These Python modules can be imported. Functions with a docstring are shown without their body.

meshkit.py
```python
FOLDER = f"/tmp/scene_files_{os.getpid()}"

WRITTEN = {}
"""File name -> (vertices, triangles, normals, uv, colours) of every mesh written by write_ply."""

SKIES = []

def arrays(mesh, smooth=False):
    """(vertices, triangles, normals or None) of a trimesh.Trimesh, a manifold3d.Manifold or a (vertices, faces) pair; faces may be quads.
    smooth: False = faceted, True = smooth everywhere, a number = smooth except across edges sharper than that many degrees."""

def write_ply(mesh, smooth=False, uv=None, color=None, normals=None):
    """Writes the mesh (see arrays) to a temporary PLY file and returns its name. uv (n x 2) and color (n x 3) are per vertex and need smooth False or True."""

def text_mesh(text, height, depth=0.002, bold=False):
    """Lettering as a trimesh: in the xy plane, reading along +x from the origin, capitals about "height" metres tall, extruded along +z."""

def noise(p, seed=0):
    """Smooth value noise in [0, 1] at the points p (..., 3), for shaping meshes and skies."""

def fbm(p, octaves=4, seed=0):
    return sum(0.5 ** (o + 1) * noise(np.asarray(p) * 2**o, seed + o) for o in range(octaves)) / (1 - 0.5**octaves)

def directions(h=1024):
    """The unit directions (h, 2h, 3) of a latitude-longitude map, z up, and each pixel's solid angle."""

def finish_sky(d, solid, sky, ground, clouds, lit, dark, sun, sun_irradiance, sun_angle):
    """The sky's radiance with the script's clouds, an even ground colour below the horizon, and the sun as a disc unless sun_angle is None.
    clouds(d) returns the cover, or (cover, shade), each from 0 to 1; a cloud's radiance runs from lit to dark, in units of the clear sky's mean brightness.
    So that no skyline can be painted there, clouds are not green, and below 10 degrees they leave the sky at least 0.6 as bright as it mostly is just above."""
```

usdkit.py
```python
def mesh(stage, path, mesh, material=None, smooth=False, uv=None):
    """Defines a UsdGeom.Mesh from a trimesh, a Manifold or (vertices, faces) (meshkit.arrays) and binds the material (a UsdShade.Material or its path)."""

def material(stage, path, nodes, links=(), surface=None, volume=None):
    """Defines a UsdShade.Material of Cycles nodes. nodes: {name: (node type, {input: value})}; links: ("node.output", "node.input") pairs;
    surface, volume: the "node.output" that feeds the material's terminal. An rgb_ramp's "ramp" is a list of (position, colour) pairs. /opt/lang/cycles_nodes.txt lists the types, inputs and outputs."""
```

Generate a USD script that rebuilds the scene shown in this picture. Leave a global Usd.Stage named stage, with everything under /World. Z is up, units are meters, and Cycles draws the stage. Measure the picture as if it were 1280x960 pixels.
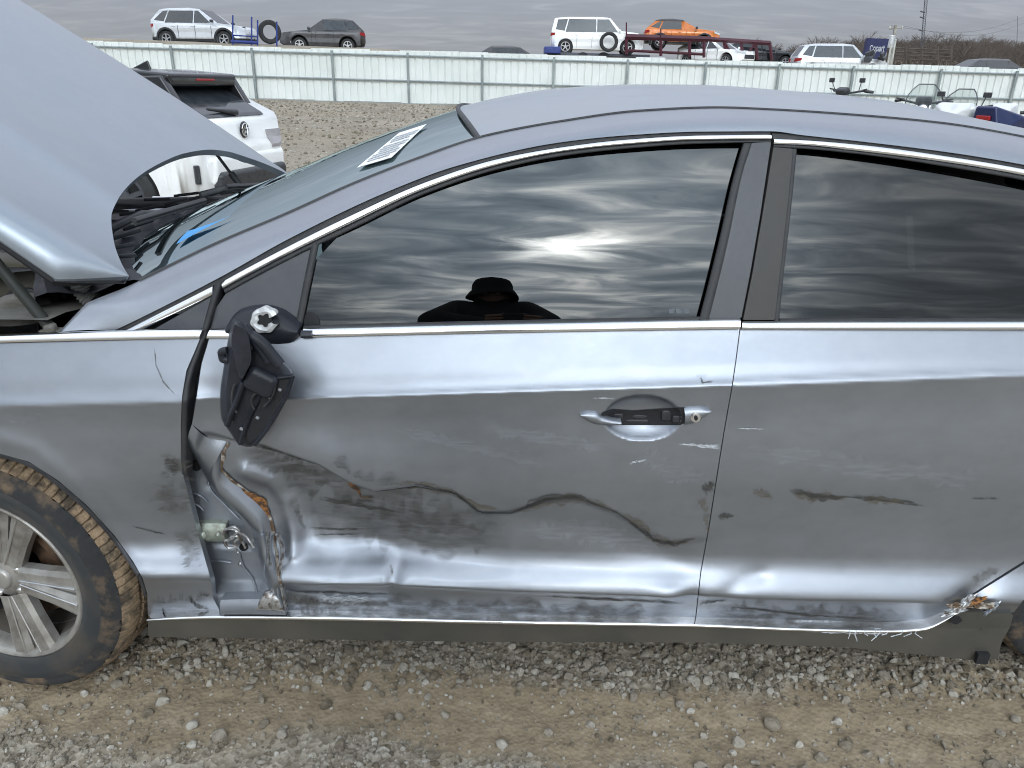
import math, numpy as np, trimesh, manifold3d as m3, shapely, usdkit, meshkit
from shapely.geometry import Polygon, Point, LineString
from scipy.spatial import Delaunay
from scipy.interpolate import PchipInterpolator
from pxr import Usd, UsdGeom, UsdLux, UsdShade, Gf, Sdf, Vt
stage = Usd.Stage.CreateInMemory()
UsdGeom.SetStageUpAxis(stage, 'Z'); UsdGeom.SetStageMetersPerUnit(stage, 1.0)
UsdGeom.Xform.Define(stage, '/World')
RNG = np.random.default_rng(7)
# ---------------------------------------------------------------- camera
F, PITCH, ROLL, EYE = 950.0, math.radians(21.8), math.radians(1.0), np.array([0.0, -1.47, 1.48])
FWD = np.array([0, math.cos(PITCH), -math.sin(PITCH)]); UP0 = np.array([0, math.sin(PITCH), math.cos(PITCH)]); R0 = np.array([1.0, 0, 0])
RIGHT = math.cos(ROLL) * R0 + math.sin(ROLL) * UP0; UP = -math.sin(ROLL) * R0 + math.cos(ROLL) * UP0
cam = UsdGeom.Camera.Define(stage, '/World/camera')
cam.CreateHorizontalApertureAttr(36.0); cam.CreateVerticalApertureAttr(27.0); cam.CreateFocalLengthAttr(36.0 * F / 1280)
cam.CreateClippingRangeAttr(Gf.Vec2f(0.05, 5000))
cam.AddTransformOp().Set(Gf.Matrix4d(*RIGHT, 0, *UP, 0, *(-FWD), 0, *EYE, 1))
cam.CreateExposureAttr(-0.26)
# ---------------------------------------------------------------- sky and sun (thin bright overcast, the sun behind the photographer)
SUN_EL, SUN_AZ = math.radians(27), math.radians(174)          # azimuth from +y towards +x
SUN = np.array([math.cos(SUN_EL) * math.sin(SUN_AZ), math.cos(SUN_EL) * math.cos(SUN_AZ), math.sin(SUN_EL)])
GAP = np.array([math.cos(math.radians(26.9)) * math.sin(math.radians(175.6)), math.cos(math.radians(26.9)) * math.cos(math.radians(175.6)), math.sin(math.radians(26.9))])
sun = UsdLux.DistantLight.Define(stage, '/World/sun')
sun.CreateIntensityAttr(0.20); sun.CreateAngleAttr(100.0); sun.CreateNormalizeAttr(True); sun.CreateColorAttr(Gf.Vec3f(1.0, 0.955, 0.90))
zax = Gf.Vec3d(*SUN); xax = Gf.Cross(Gf.Vec3d(0, 0, 1), zax).GetNormalized(); yax = Gf.Cross(zax, xax)
sun.AddTransformOp().Set(Gf.Matrix4d(*xax, 0, *yax, 0, *zax, 0, 0, 0, 30, 1))
sky_mat = usdkit.material(stage, '/World/Looks/sky', {
    'g': ('geometry', {}), 's': ('separate_xyz', {}),
    'el': ('math', {'math_type': 'maximum', 'value2': 0.0}), 'ze': ('math', {'math_type': 'add', 'value2': 0.16}),
    'px': ('math', {'math_type': 'divide'}), 'py': ('math', {'math_type': 'divide'}), 'c': ('combine_xyz', {}),
    'm1': ('mapping', {'scale': (0.9, 2.2, 1.0), 'location': (3.1, 1.7, 0)}), 'n1': ('noise_texture', {'scale': 3.5, 'detail': 9, 'roughness': 0.53, 'distortion': 0.75}),
    'm2': ('mapping', {'scale': (0.5, 1.1, 1.0), 'location': (1.3, 5.2, 0)}), 'n2': ('noise_texture', {'scale': 1.1, 'detail': 3, 'roughness': 0.5, 'distortion': 0.2}),
    'mx': ('mix_float', {'fac': 0.36}), 'k': ('map_range', {'range_type': 'smoothstep', 'from_min': -0.1, 'from_max': 0.55, 'to_min': 0.13, 'to_max': 1.0, 'clamp': True}), 'flat': ('mix', {'color1': (3.35, 3.5, 4.0)}), 'elv': ('map_range', {'from_min': 0.05, 'from_max': 0.9, 'to_min': 1.0, 'to_max': 3.7, 'clamp': True}), 'ev': ('combine_xyz', {}), 'em': ('mix', {'mix_type': 'multiply', 'fac': 1.0}),
    'r': ('rgb_ramp', {'ramp': [(0.38, (1.1, 1.5, 2.0)), (0.46, (1.85, 2.35, 2.95)), (0.54, (3.5, 4.05, 4.7)), (0.65, (8.4, 8.7, 9.0))]}),
    'dot': ('vector_math', {'math_type': 'dot_product', 'vector2': tuple(GAP)}),
    'gl': ('map_range', {'range_type': 'smoothstep', 'from_min': 0.78, 'from_max': 1.0, 'to_min': 0.0, 'to_max': 1.0, 'clamp': True}),
    'gl2': ('math', {'math_type': 'power', 'value2': 3.0}),
    'sub': ('vector_math', {'math_type': 'subtract', 'vector2': tuple(GAP)}),
    'sq': ('vector_math', {'math_type': 'multiply', 'vector2': (1.0, 0.4, 3.4)}), 'ln': ('vector_math', {'math_type': 'length'}),
    'lw': ('math', {'math_type': 'multiply_add', 'value2': 0.34, 'value3': -0.17}), 'la': ('math', {'math_type': 'subtract'}),
    'hole': ('map_range', {'range_type': 'smoothstep', 'from_min': -0.05, 'from_max': 0.13, 'to_min': 1.0, 'to_max': 0.0, 'clamp': True}),
    'glc': ('mix', {'mix_type': 'multiply', 'fac': 1.0, 'color2': (3.6, 3.5, 3.3)}), 'gv': ('combine_xyz', {}),
    'one': ('vector_math', {'math_type': 'add', 'vector2': (1, 1, 1)}), 'mul': ('mix', {'mix_type': 'multiply', 'fac': 1.0}),
    'hv': ('combine_xyz', {}), 'hc': ('mix', {'mix_type': 'multiply', 'fac': 1.0, 'color2': (230.0, 226.0, 214.0)}), 'add': ('mix', {'mix_type': 'add', 'fac': 1.0}),
    'sky': ('sky_texture', {'sky_type': 'single_scattering', 'sun_disc': False, 'sun_elevation': SUN_EL, 'sun_rotation': SUN_AZ}),
    'm': ('mix', {'fac': 0.93}), 'bg': ('background_shader', {'strength': 0.12})},
    [('g.position', 's.vector'), ('s.z', 'el.value1'), ('el.value', 'ze.value1'), ('s.x', 'px.value1'), ('ze.value', 'px.value2'), ('s.y', 'py.value1'), ('ze.value', 'py.value2'),
     ('px.value', 'c.x'), ('py.value', 'c.y'), ('c.vector', 'm1.vector'), ('m1.vector', 'n1.vector'), ('c.vector', 'm2.vector'), ('m2.vector', 'n2.vector'),
     ('n1.fac', 'mx.a'), ('n2.fac', 'mx.b'), ('mx.result', 'r.fac'),
     ('g.position', 'dot.vector1'), ('dot.value', 'gl.value'), ('gl.result', 'gl2.value1'), ('gl2.value', 'gv.x'), ('gl2.value', 'gv.y'), ('gl2.value', 'gv.z'), ('gv.vector', 'glc.color1'),
     ('glc.color', 'one.vector1'), ('g.position', 'dot.vector1'), ('dot.value', 'k.value'), ('k.result', 'flat.fac'), ('r.color', 'flat.color2'), ('el.value', 'elv.value'), ('elv.result', 'ev.x'), ('elv.result', 'ev.y'), ('elv.result', 'ev.z'), ('flat.color', 'em.color1'), ('ev.vector', 'em.color2'), ('em.color', 'mul.color1'), ('one.vector', 'mul.color2'),
     ('g.position', 'sub.vector1'), ('sub.vector', 'sq.vector1'), ('sq.vector', 'ln.vector1'), ('n1.fac', 'lw.value1'), ('ln.value', 'la.value1'), ('lw.value', 'la.value2'), ('la.value', 'hole.value'),
     ('hole.result', 'hv.x'), ('hole.result', 'hv.y'), ('hole.result', 'hv.z'), ('hv.vector', 'hc.color1'), ('mul.color', 'add.color1'), ('hc.color', 'add.color2'),
     ('sky.color', 'm.color1'), ('add.color', 'm.color2'), ('m.color', 'bg.color')], surface='bg.background')
dome = UsdLux.DomeLight.Define(stage, '/World/sky'); dome.CreateIntensityAttr(1.0)
UsdShade.MaterialBindingAPI.Apply(dome.GetPrim()).Bind(sky_mat)
dome.GetPrim().SetCustomDataByKey('kind', 'structure'); dome.GetPrim().SetCustomDataByKey('label', 'streaky grey overcast sky with a bright gap'); dome.GetPrim().SetCustomDataByKey('category', 'sky')
# ---------------------------------------------------------------- helpers
used = {}; SCUFFS = set()
def numbered(path):
    n = used.get(path, 0); used[path] = n + 1
    return path if n == 0 else f'{path}_{n:03d}'
def path_of(parent): return '/World' if parent is None else str(parent.GetPath())
def tag(p, label=None, cat=None, group=None, kind=None):
    for k, v in (('label', label), ('category', cat), ('group', group), ('kind', kind)):
        if v: p.SetCustomDataByKey(k, v)
    return p
def obj(name, mesh, m, parent=None, smooth=False, label=None, cat=None, group=None, kind=None):
    g_ = usdkit.mesh(stage, numbered(path_of(parent) + '/' + name), mesh, m, smooth); p = g_.GetPrim()
    if str(m.GetPath()) in SCUFFS: UsdGeom.PrimvarsAPI(g_).CreatePrimvar('fade', Sdf.ValueTypeNames.FloatArray, 'vertex').Set(Vt.FloatArray.FromNumpy(np.asarray(mesh.metadata.get('fade', np.ones(len(mesh.vertices))), np.float32)))
    return tag(p, label, cat, group, kind)
def thing(name, label, cat, loc=(0, 0, 0), rot=(0, 0, 0), group=None):
    x = UsdGeom.Xform.Define(stage, numbered('/World/' + name)); x.AddTranslateOp().Set(Gf.Vec3d(*map(float, loc))); x.AddRotateXYZOp().Set(Gf.Vec3f(*map(float, rot)))
    return tag(x.GetPrim(), label, cat, group)
def dup(src, loc, rot, label, group=None, scale=None):
    x = UsdGeom.Xform.Define(stage, numbered('/World/' + src.GetName())); p = x.GetPrim()
    p.GetReferences().AddInternalReference(src.GetPath()); p.SetInstanceable(True)
    x.ClearXformOpOrder()
    x.GetPrim().GetAttribute('xformOp:translate').Set(Gf.Vec3d(*map(float, loc))); x.GetPrim().GetAttribute('xformOp:rotateXYZ').Set(Gf.Vec3f(*map(float, rot)))
    x.SetXformOpOrder([UsdGeom.XformOp(p.GetAttribute('xformOp:translate')), UsdGeom.XformOp(p.GetAttribute('xformOp:rotateXYZ'))])
    if scale: x.AddScaleOp().Set(Gf.Vec3f(*scale))
    return tag(p, label, src.GetCustomDataByKey('category'), group or src.GetCustomDataByKey('group'))
def cat(*ms): return trimesh.util.concatenate([m if isinstance(m, trimesh.Trimesh) else tm(m) for m in ms])
def tm(man):
    m = man.to_mesh(); return trimesh.Trimesh(np.array(m.vert_properties[:, :3]), np.array(m.tri_verts), process=False)
def box(c, s, rz=0, ry=0, rx=0):
    m = trimesh.creation.box(s)
    for a, ax in ((rx, (1, 0, 0)), (ry, (0, 1, 0)), (rz, (0, 0, 1))):
        if a: m.apply_transform(trimesh.transformations.rotation_matrix(a, ax))
    m.apply_translation(c); return m
def rbox(c, s, r, rz=0, ry=0, rx=0):
    s = np.array(s); h = np.maximum(s / 2 - r, 1e-4)
    sp = [m3.Manifold.sphere(r, 12).translate([sx * h[0], sy * h[1], sz * h[2]]) for sx in (-1, 1) for sy in (-1, 1) for sz in (-1, 1)]
    m = tm(m3.Manifold.batch_hull(sp))
    for a, ax in ((rx, (1, 0, 0)), (ry, (0, 1, 0)), (rz, (0, 0, 1))):
        if a: m.apply_transform(trimesh.transformations.rotation_matrix(a, ax))
    m.apply_translation(c); return m
def tube(pts, r, sides=8, closed=False):
    p = np.asarray(pts, float); n = len(p); r = np.broadcast_to(r, (n,))
    t = np.gradient(p, axis=0) if not closed else np.roll(p, -1, 0) - np.roll(p, 1, 0)
    t /= np.linalg.norm(t, axis=1, keepdims=True) + 1e-12
    ref = np.array([0, 0, 1.0]) if np.abs(t[:, 2]).mean() < 0.8 else np.array([1.0, 0, 0])
    a = np.cross(t, ref); a /= np.linalg.norm(a, axis=1, keepdims=True) + 1e-12; b = np.cross(t, a)
    ang = np.arange(sides) * 2 * np.pi / sides
    v = (p[:, None] + r[:, None, None] * (np.cos(ang)[None, :, None] * a[:, None] + np.sin(ang)[None, :, None] * b[:, None])).reshape(-1, 3)
    f = []
    m = n if closed else n - 1
    for i in range(m):
        for j in range(sides):
            k, q = (j + 1) % sides, ((i + 1) % n)
            f += [[i * sides + j, q * sides + k, i * sides + k], [i * sides + j, q * sides + j, q * sides + k]]
    v = list(v)
    if not closed:
        for e, o in ((0, 1), (n - 1, -1)):
            v.append(p[e]); c = len(v) - 1
            for j in range(sides):
                k = (j + 1) % sides
                f.append([c, e * sides + j, e * sides + k][::o])
    return trimesh.Trimesh(np.array(v), np.array(f), process=False)
def bar(a, b, w, h):
    """square bar from a to b."""
    return tube([a, b], math.hypot(w, h) / 2, 4)
def lathe(profile, seg=48, axis='y', wave=None):
    """profile: (r, h) points revolved round the axis."""
    pr = np.asarray(profile, float); n = len(pr); an = np.arange(seg) * 2 * np.pi / seg
    rr = np.repeat(pr[None, :, 0], seg, 0)
    if wave is not None: rr = rr + wave(an[:, None], pr[None, :, 0], pr[None, :, 1])
    x, z, h = rr * np.cos(an)[:, None], rr * np.sin(an)[:, None], np.repeat(pr[None, :, 1], seg, 0)
    v = np.stack([x, h, z] if axis == 'y' else [x, z, h], -1).reshape(-1, 3); f = []
    for i in range(seg):
        q = (i + 1) % seg
        for j in range(n - 1):
            f += [[i * n + j, q * n + j, q * n + j + 1], [i * n + j, q * n + j + 1, i * n + j + 1]]
    m = trimesh.Trimesh(v, np.array(f), process=False)
    return m
def grid(P, flip=False):
    """surface through an array of points (rows, columns, 3)."""
    P = np.asarray(P, float); a, b = P.shape[:2]; i, j = np.meshgrid(np.arange(a - 1), np.arange(b - 1), indexing='ij')
    q = np.stack([i * b + j, i * b + j + 1, (i + 1) * b + j + 1, (i + 1) * b + j], -1).reshape(-1, 4)
    f = np.vstack([q[:, [0, 1, 2]], q[:, [0, 2, 3]]])
    return trimesh.Trimesh(P.reshape(-1, 3), f[:, ::-1] if flip else f, process=False)
def prism(poly, y0, y1):
    """extrude an (x, z) outline from y0 to y1."""
    m = trimesh.creation.extrude_polygon(Polygon(poly) if not isinstance(poly, Polygon) else poly, y1 - y0, engine='earcut')
    v = m.vertices.copy(); m.vertices = np.stack([v[:, 0], y0 + v[:, 2], v[:, 1]], -1); m.faces = m.faces[:, ::-1]; return m
# ---- from the picture to places on surfaces, and back
def ray(px, py):
    px, py = np.asarray(px, float) - 640, np.asarray(py, float) - 480
    return FWD + (px / F)[..., None] * RIGHT - (py / F)[..., None] * UP
def at_y(px, py, Y):
    d = ray(px, py); return EYE + d * ((np.asarray(Y) - EYE[1]) / d[..., 1])[..., None]
def at_z(px, py, Z):
    d = ray(px, py); return EYE + d * ((Z - EYE[2]) / d[..., 2])[..., None]
def on(S, px, py):
    d = ray(px, py); y = np.zeros(d.shape[:-1]) + 0.05
    for _ in range(40):
        p = EYE + d * ((y - EYE[1]) / d[..., 1])[..., None]; y = 0.5 * y + 0.5 * S(p[..., 0], p[..., 2])
    p = EYE + d * ((y - EYE[1]) / d[..., 1])[..., None]; return p
def proj(p):
    q = np.asarray(p) - EYE; w = q @ FWD
    return 640 + F * (q @ RIGHT) / w, 480 - F * (q @ UP) / w
def trace(pts, n):
    p = np.asarray(pts, float); s = np.r_[0, np.cumsum(np.linalg.norm(np.diff(p, axis=0), axis=1))]
    u = np.linspace(0, s[-1], n); return np.stack([np.interp(u, s, p[:, 0]), np.interp(u, s, p[:, 1])], -1)
def smooth_trace(pts, n):
    p = np.asarray(pts, float); s = np.r_[0, np.cumsum(np.linalg.norm(np.diff(p, axis=0), axis=1))]
    u = np.linspace(0, s[-1], n); return np.stack([PchipInterpolator(s, p[:, 0])(u), PchipInterpolator(s, p[:, 1])(u)], -1)
def sstep(a, b, x):
    t = np.clip((x - a) / (b - a), 0, 1); return t * t * (3 - 2 * t)
# ---------------------------------------------------------------- materials
mats = {}
def mat(name, color, rough=0.5, metal=0.0, coat=0.0, color2=None, vscale=6.0, vlo=0.4, vhi=0.65, rvar=0.1, bump=0.0, bscale=80.0, spec=0.5, detail=5, extra=None, coat_rough=0.05, vmap=(1, 1, 1)):
    if name in mats: return mats[name]
    color = tuple(color); color2 = tuple(color2) if color2 is not None else tuple(c * 0.82 for c in color)
    n = {'g': ('geometry', {}), 'mp': ('mapping', {'scale': vmap}), 'n': ('noise_texture', {'scale': vscale, 'detail': detail, 'roughness': 0.6}), 'r': ('rgb_ramp', {'ramp': [(vlo, color), (vhi, color2)]}),
         'mr': ('map_range', {'from_min': 0.3, 'from_max': 0.7, 'to_min': max(rough - rvar, 0.02), 'to_max': min(rough + rvar, 1)}),
         'p': ('principled_bsdf', {'metallic': metal, 'coat_weight': coat, 'coat_roughness': coat_rough, 'specular_ior_level': spec})}
    l = [('g.position', 'mp.vector'), ('mp.vector', 'n.vector'), ('n.fac', 'r.fac'), ('r.color', 'p.base_color'), ('n.fac', 'mr.value'), ('mr.result', 'p.roughness')]
    if bump:
        n['bn'] = ('noise_texture', {'scale': bscale, 'detail': 4, 'roughness': 0.6}); n['b'] = ('bump', {'strength': bump, 'distance': 0.01})
        l += [('g.position', 'bn.vector'), ('bn.fac', 'b.height'), ('b.normal', 'p.normal')]
    mats[name] = usdkit.material(stage, '/World/Looks/' + name, n, l, surface='p.BSDF'); return mats[name]
def paint(name, color, metal=0.75, rough=0.3, dust=0.25, dustcol=(0.25, 0.23, 0.2)):
    """metallic car paint: flake noise, clear coat, thin dust and fine scratches."""
    if name in mats: return mats[name]
    n = {'g': ('geometry', {}), 'fl': ('noise_texture', {'scale': 1400.0, 'detail': 1}), 'fr': ('rgb_ramp', {'ramp': [(0.3, tuple(c * 0.86 for c in color)), (0.7, tuple(min(1, c * 1.12) for c in color))]}),
         'dn': ('noise_texture', {'scale': 3.5, 'detail': 8, 'roughness': 0.68}), 'dr': ('map_range', {'from_min': 0.42, 'from_max': 0.75, 'to_min': 0.02, 'to_max': dust, 'clamp': True}),
         'mp': ('mapping', {'scale': (3, 3, 5)}), 'sc': ('noise_texture', {'scale': 4.0, 'detail': 3}), 'rr': ('map_range', {'from_min': 0.3, 'from_max': 0.7, 'to_min': rough - 0.02, 'to_max': rough + 0.03}),
         'cr': ('map_range', {'from_min': 0.35, 'from_max': 0.7, 'to_min': 0.05, 'to_max': 0.28, 'clamp': True}),
         'p': ('principled_bsdf', {'metallic': metal, 'coat_weight': 0.4}), 'd': ('diffuse_bsdf', {'color': dustcol}), 'mx': ('mix_closure', {})}
    l = [('g.position', 'fl.vector'), ('fl.fac', 'fr.fac'), ('fr.color', 'p.base_color'), ('g.position', 'dn.vector'), ('dn.fac', 'dr.value'), ('g.position', 'mp.vector'), ('mp.vector', 'sc.vector'),
         ('sc.fac', 'rr.value'), ('rr.result', 'p.roughness'), ('dn.fac', 'cr.value'), ('cr.result', 'p.coat_roughness'), ('dr.result', 'mx.fac'), ('p.BSDF', 'mx.closure1'), ('d.BSDF', 'mx.closure2')]
    mats[name] = usdkit.material(stage, '/World/Looks/' + name, n, l, surface='mx.closure'); return mats[name]
def glass(name, tint, ior=1.6, rough=0.0, gcol=(0.97, 1.0, 1.0)):
    if name in mats: return mats[name]
    mats[name] = usdkit.material(stage, '/World/Looks/' + name, {'t': ('transparent_bsdf', {'color': tint}), 'g': ('glossy_bsdf', {'color': gcol, 'roughness': rough}), 'f': ('fresnel', {'IOR': ior}), 'm': ('mix_closure', {})},
        [('f.fac', 'm.fac'), ('t.BSDF', 'm.closure1'), ('g.BSDF', 'm.closure2')], surface='m.closure'); return mats[name]
def scuff(name, color, lo=0.45, hi=0.6, scale=90.0, stretch=(1, 1, 3), metal=0.0, rough=0.7, most=0.9):
    """broken scrape marks: paint shows through between them."""
    if name in mats: return mats[name]
    SCUFFS.add('/World/Looks/' + name)
    mats[name] = usdkit.material(stage, '/World/Looks/' + name, {'fa': ('attribute', {'attribute': 'fade'}), 'fm': ('math', {'math_type': 'multiply'}), 'g': ('geometry', {}), 'mp': ('mapping', {'scale': stretch}), 'n': ('noise_texture', {'scale': scale, 'detail': 6, 'roughness': 0.65}),
        'r': ('map_range', {'from_min': lo, 'from_max': hi, 'to_min': 0.0, 'to_max': most, 'clamp': True}), 't': ('transparent_bsdf', {}), 'p': ('principled_bsdf', {'base_color': color, 'roughness': rough, 'metallic': metal}), 'm': ('mix_closure', {})},
        [('g.position', 'mp.vector'), ('mp.vector', 'n.vector'), ('n.fac', 'r.value'), ('r.result', 'fm.value1'), ('fa.fac', 'fm.value2'), ('fm.value', 'm.fac'), ('t.BSDF', 'm.closure1'), ('p.BSDF', 'm.closure2')], surface='m.closure'); return mats[name]
PAINT = paint('silver_blue_paint', (0.295, 0.311, 0.34), 0.96, 0.35, 0.12, (0.24, 0.24, 0.245))
CHROME = mat('chrome', (0.92, 0.92, 0.92), 0.17, 1.0, color2=(0.86, 0.86, 0.86), vscale=6, rvar=0.05)
RUBBER = mat('black_rubber', (0.014, 0.014, 0.016), 0.55, color2=(0.03, 0.029, 0.028), vscale=30)
TRIM = mat('dark_grey_trim', (0.040, 0.042, 0.050), 0.38, color2=(0.066, 0.067, 0.072), vscale=9, vlo=0.35, vhi=0.7, bump=0.05, bscale=600)
TRIM2 = mat('dusty_grey_trim', (0.036, 0.034, 0.031), 0.45, spec=0.35, color2=(0.056, 0.051, 0.045), vscale=7, vlo=0.35, vhi=0.7, bump=0.05, bscale=600)
BLACKP = mat('black_plastic', (0.018, 0.019, 0.022), 0.38, color2=(0.035, 0.035, 0.036), vscale=25, bump=0.12, bscale=300)
DARK = mat('deep_black', (0.004, 0.004, 0.005), 0.8, color2=(0.006, 0.006, 0.006))
GLASS = glass('tinted_glass', (0.03, 0.034, 0.036), 1.62)
WGLASS = glass('windscreen_glass', (0.48, 0.57, 0.56), 1.42, 0.0, (0.50, 0.58, 0.59))
INNER = mat('bare_inner_metal', (0.25, 0.265, 0.29), 0.35, 0.55, 0.3, color2=(0.13, 0.135, 0.145), vscale=8, vlo=0.4, vhi=0.8)
SILL = mat('rocker_plastic', (0.040, 0.038, 0.033), 0.5, color2=(0.075, 0.066, 0.052), vscale=5, vlo=0.35, vhi=0.75, bump=0.08, bscale=200)
RUST = mat('orange_rust', (0.30, 0.125, 0.03), 0.85, color2=(0.07, 0.035, 0.02), vscale=110, vlo=0.42, vhi=0.58, bump=0.4, bscale=250)
BARE = mat('torn_bare_steel', (0.55, 0.55, 0.54), 0.35, 0.9, color2=(0.16, 0.13, 0.11), vscale=70, vlo=0.45, vhi=0.6)
ZINC = mat('greenish_zinc', (0.34, 0.37, 0.31), 0.4, 0.6, color2=(0.22, 0.22, 0.18), vscale=60)
# ================================================================ the wrecked sedan
CXL = 0.93            # the car's middle plane
def line_z(p0, p1, y):
    """a line of the picture on the car's side, as a height over x."""
    pts = trace([p0, p1], 20); q = at_y(pts[:, 0], pts[:, 1], y); c = np.polyfit(q[:, 0], q[:, 2], 1); return lambda x: np.polyval(c, x)
zbot = line_z((185, 771), (1140, 784), 0.0); zlow = line_z((357, 736), (856, 752), -0.02); zcr = line_z((0, 510), (918, 481), 0.0); zbelt = line_z((0, 426), (1280, 412), 0.06)
_pf = PchipInterpolator([-3, -0.6, 0, 0.5, 0.95, 1.0, 1.025, 1.06, 1.10, 1.14, 1.17, 1.25, 1.4, 1.6, 1.75, 1.85, 1.975, 2.0, 2.03, 2.4, 3.0, 3.6, 6],
                        [0.12, 0.06, 0.042, 0.024, 0.001, -0.003, 0.000, 0.010, 0.024, 0.032, 0.0345, 0.033, 0.025, 0.0125, 0.009, 0.008, 0.002, 0.0, 0.004, 0.026, 0.060, 0.09, 0.3])
def body(x, z):
    x, z = np.asarray(x, float), np.asarray(z, float); a, b, c, d = zbot(x), zlow(x), zcr(x), zbelt(x)
    s = np.where(z < b, (z - a) / (b - a), np.where(z < c, 1 + (z - b) / (c - b), 2 + (z - c) / (d - c)))
    r = np.hypot(x + 1.226, z - 0.32)
    flare = -0.006 * sstep(0.50, 0.385, r) * (z < 0.8)
    return _pf(np.clip(s, -3, 6)) + 0.010 * (x - 0.2) ** 2 + flare
def green(x, z): return 0.072 + 0.285 * (z - 0.985) + 0.20 * (z - 0.985) ** 2 + 0.02 * (x - 0.35) ** 2
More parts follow.
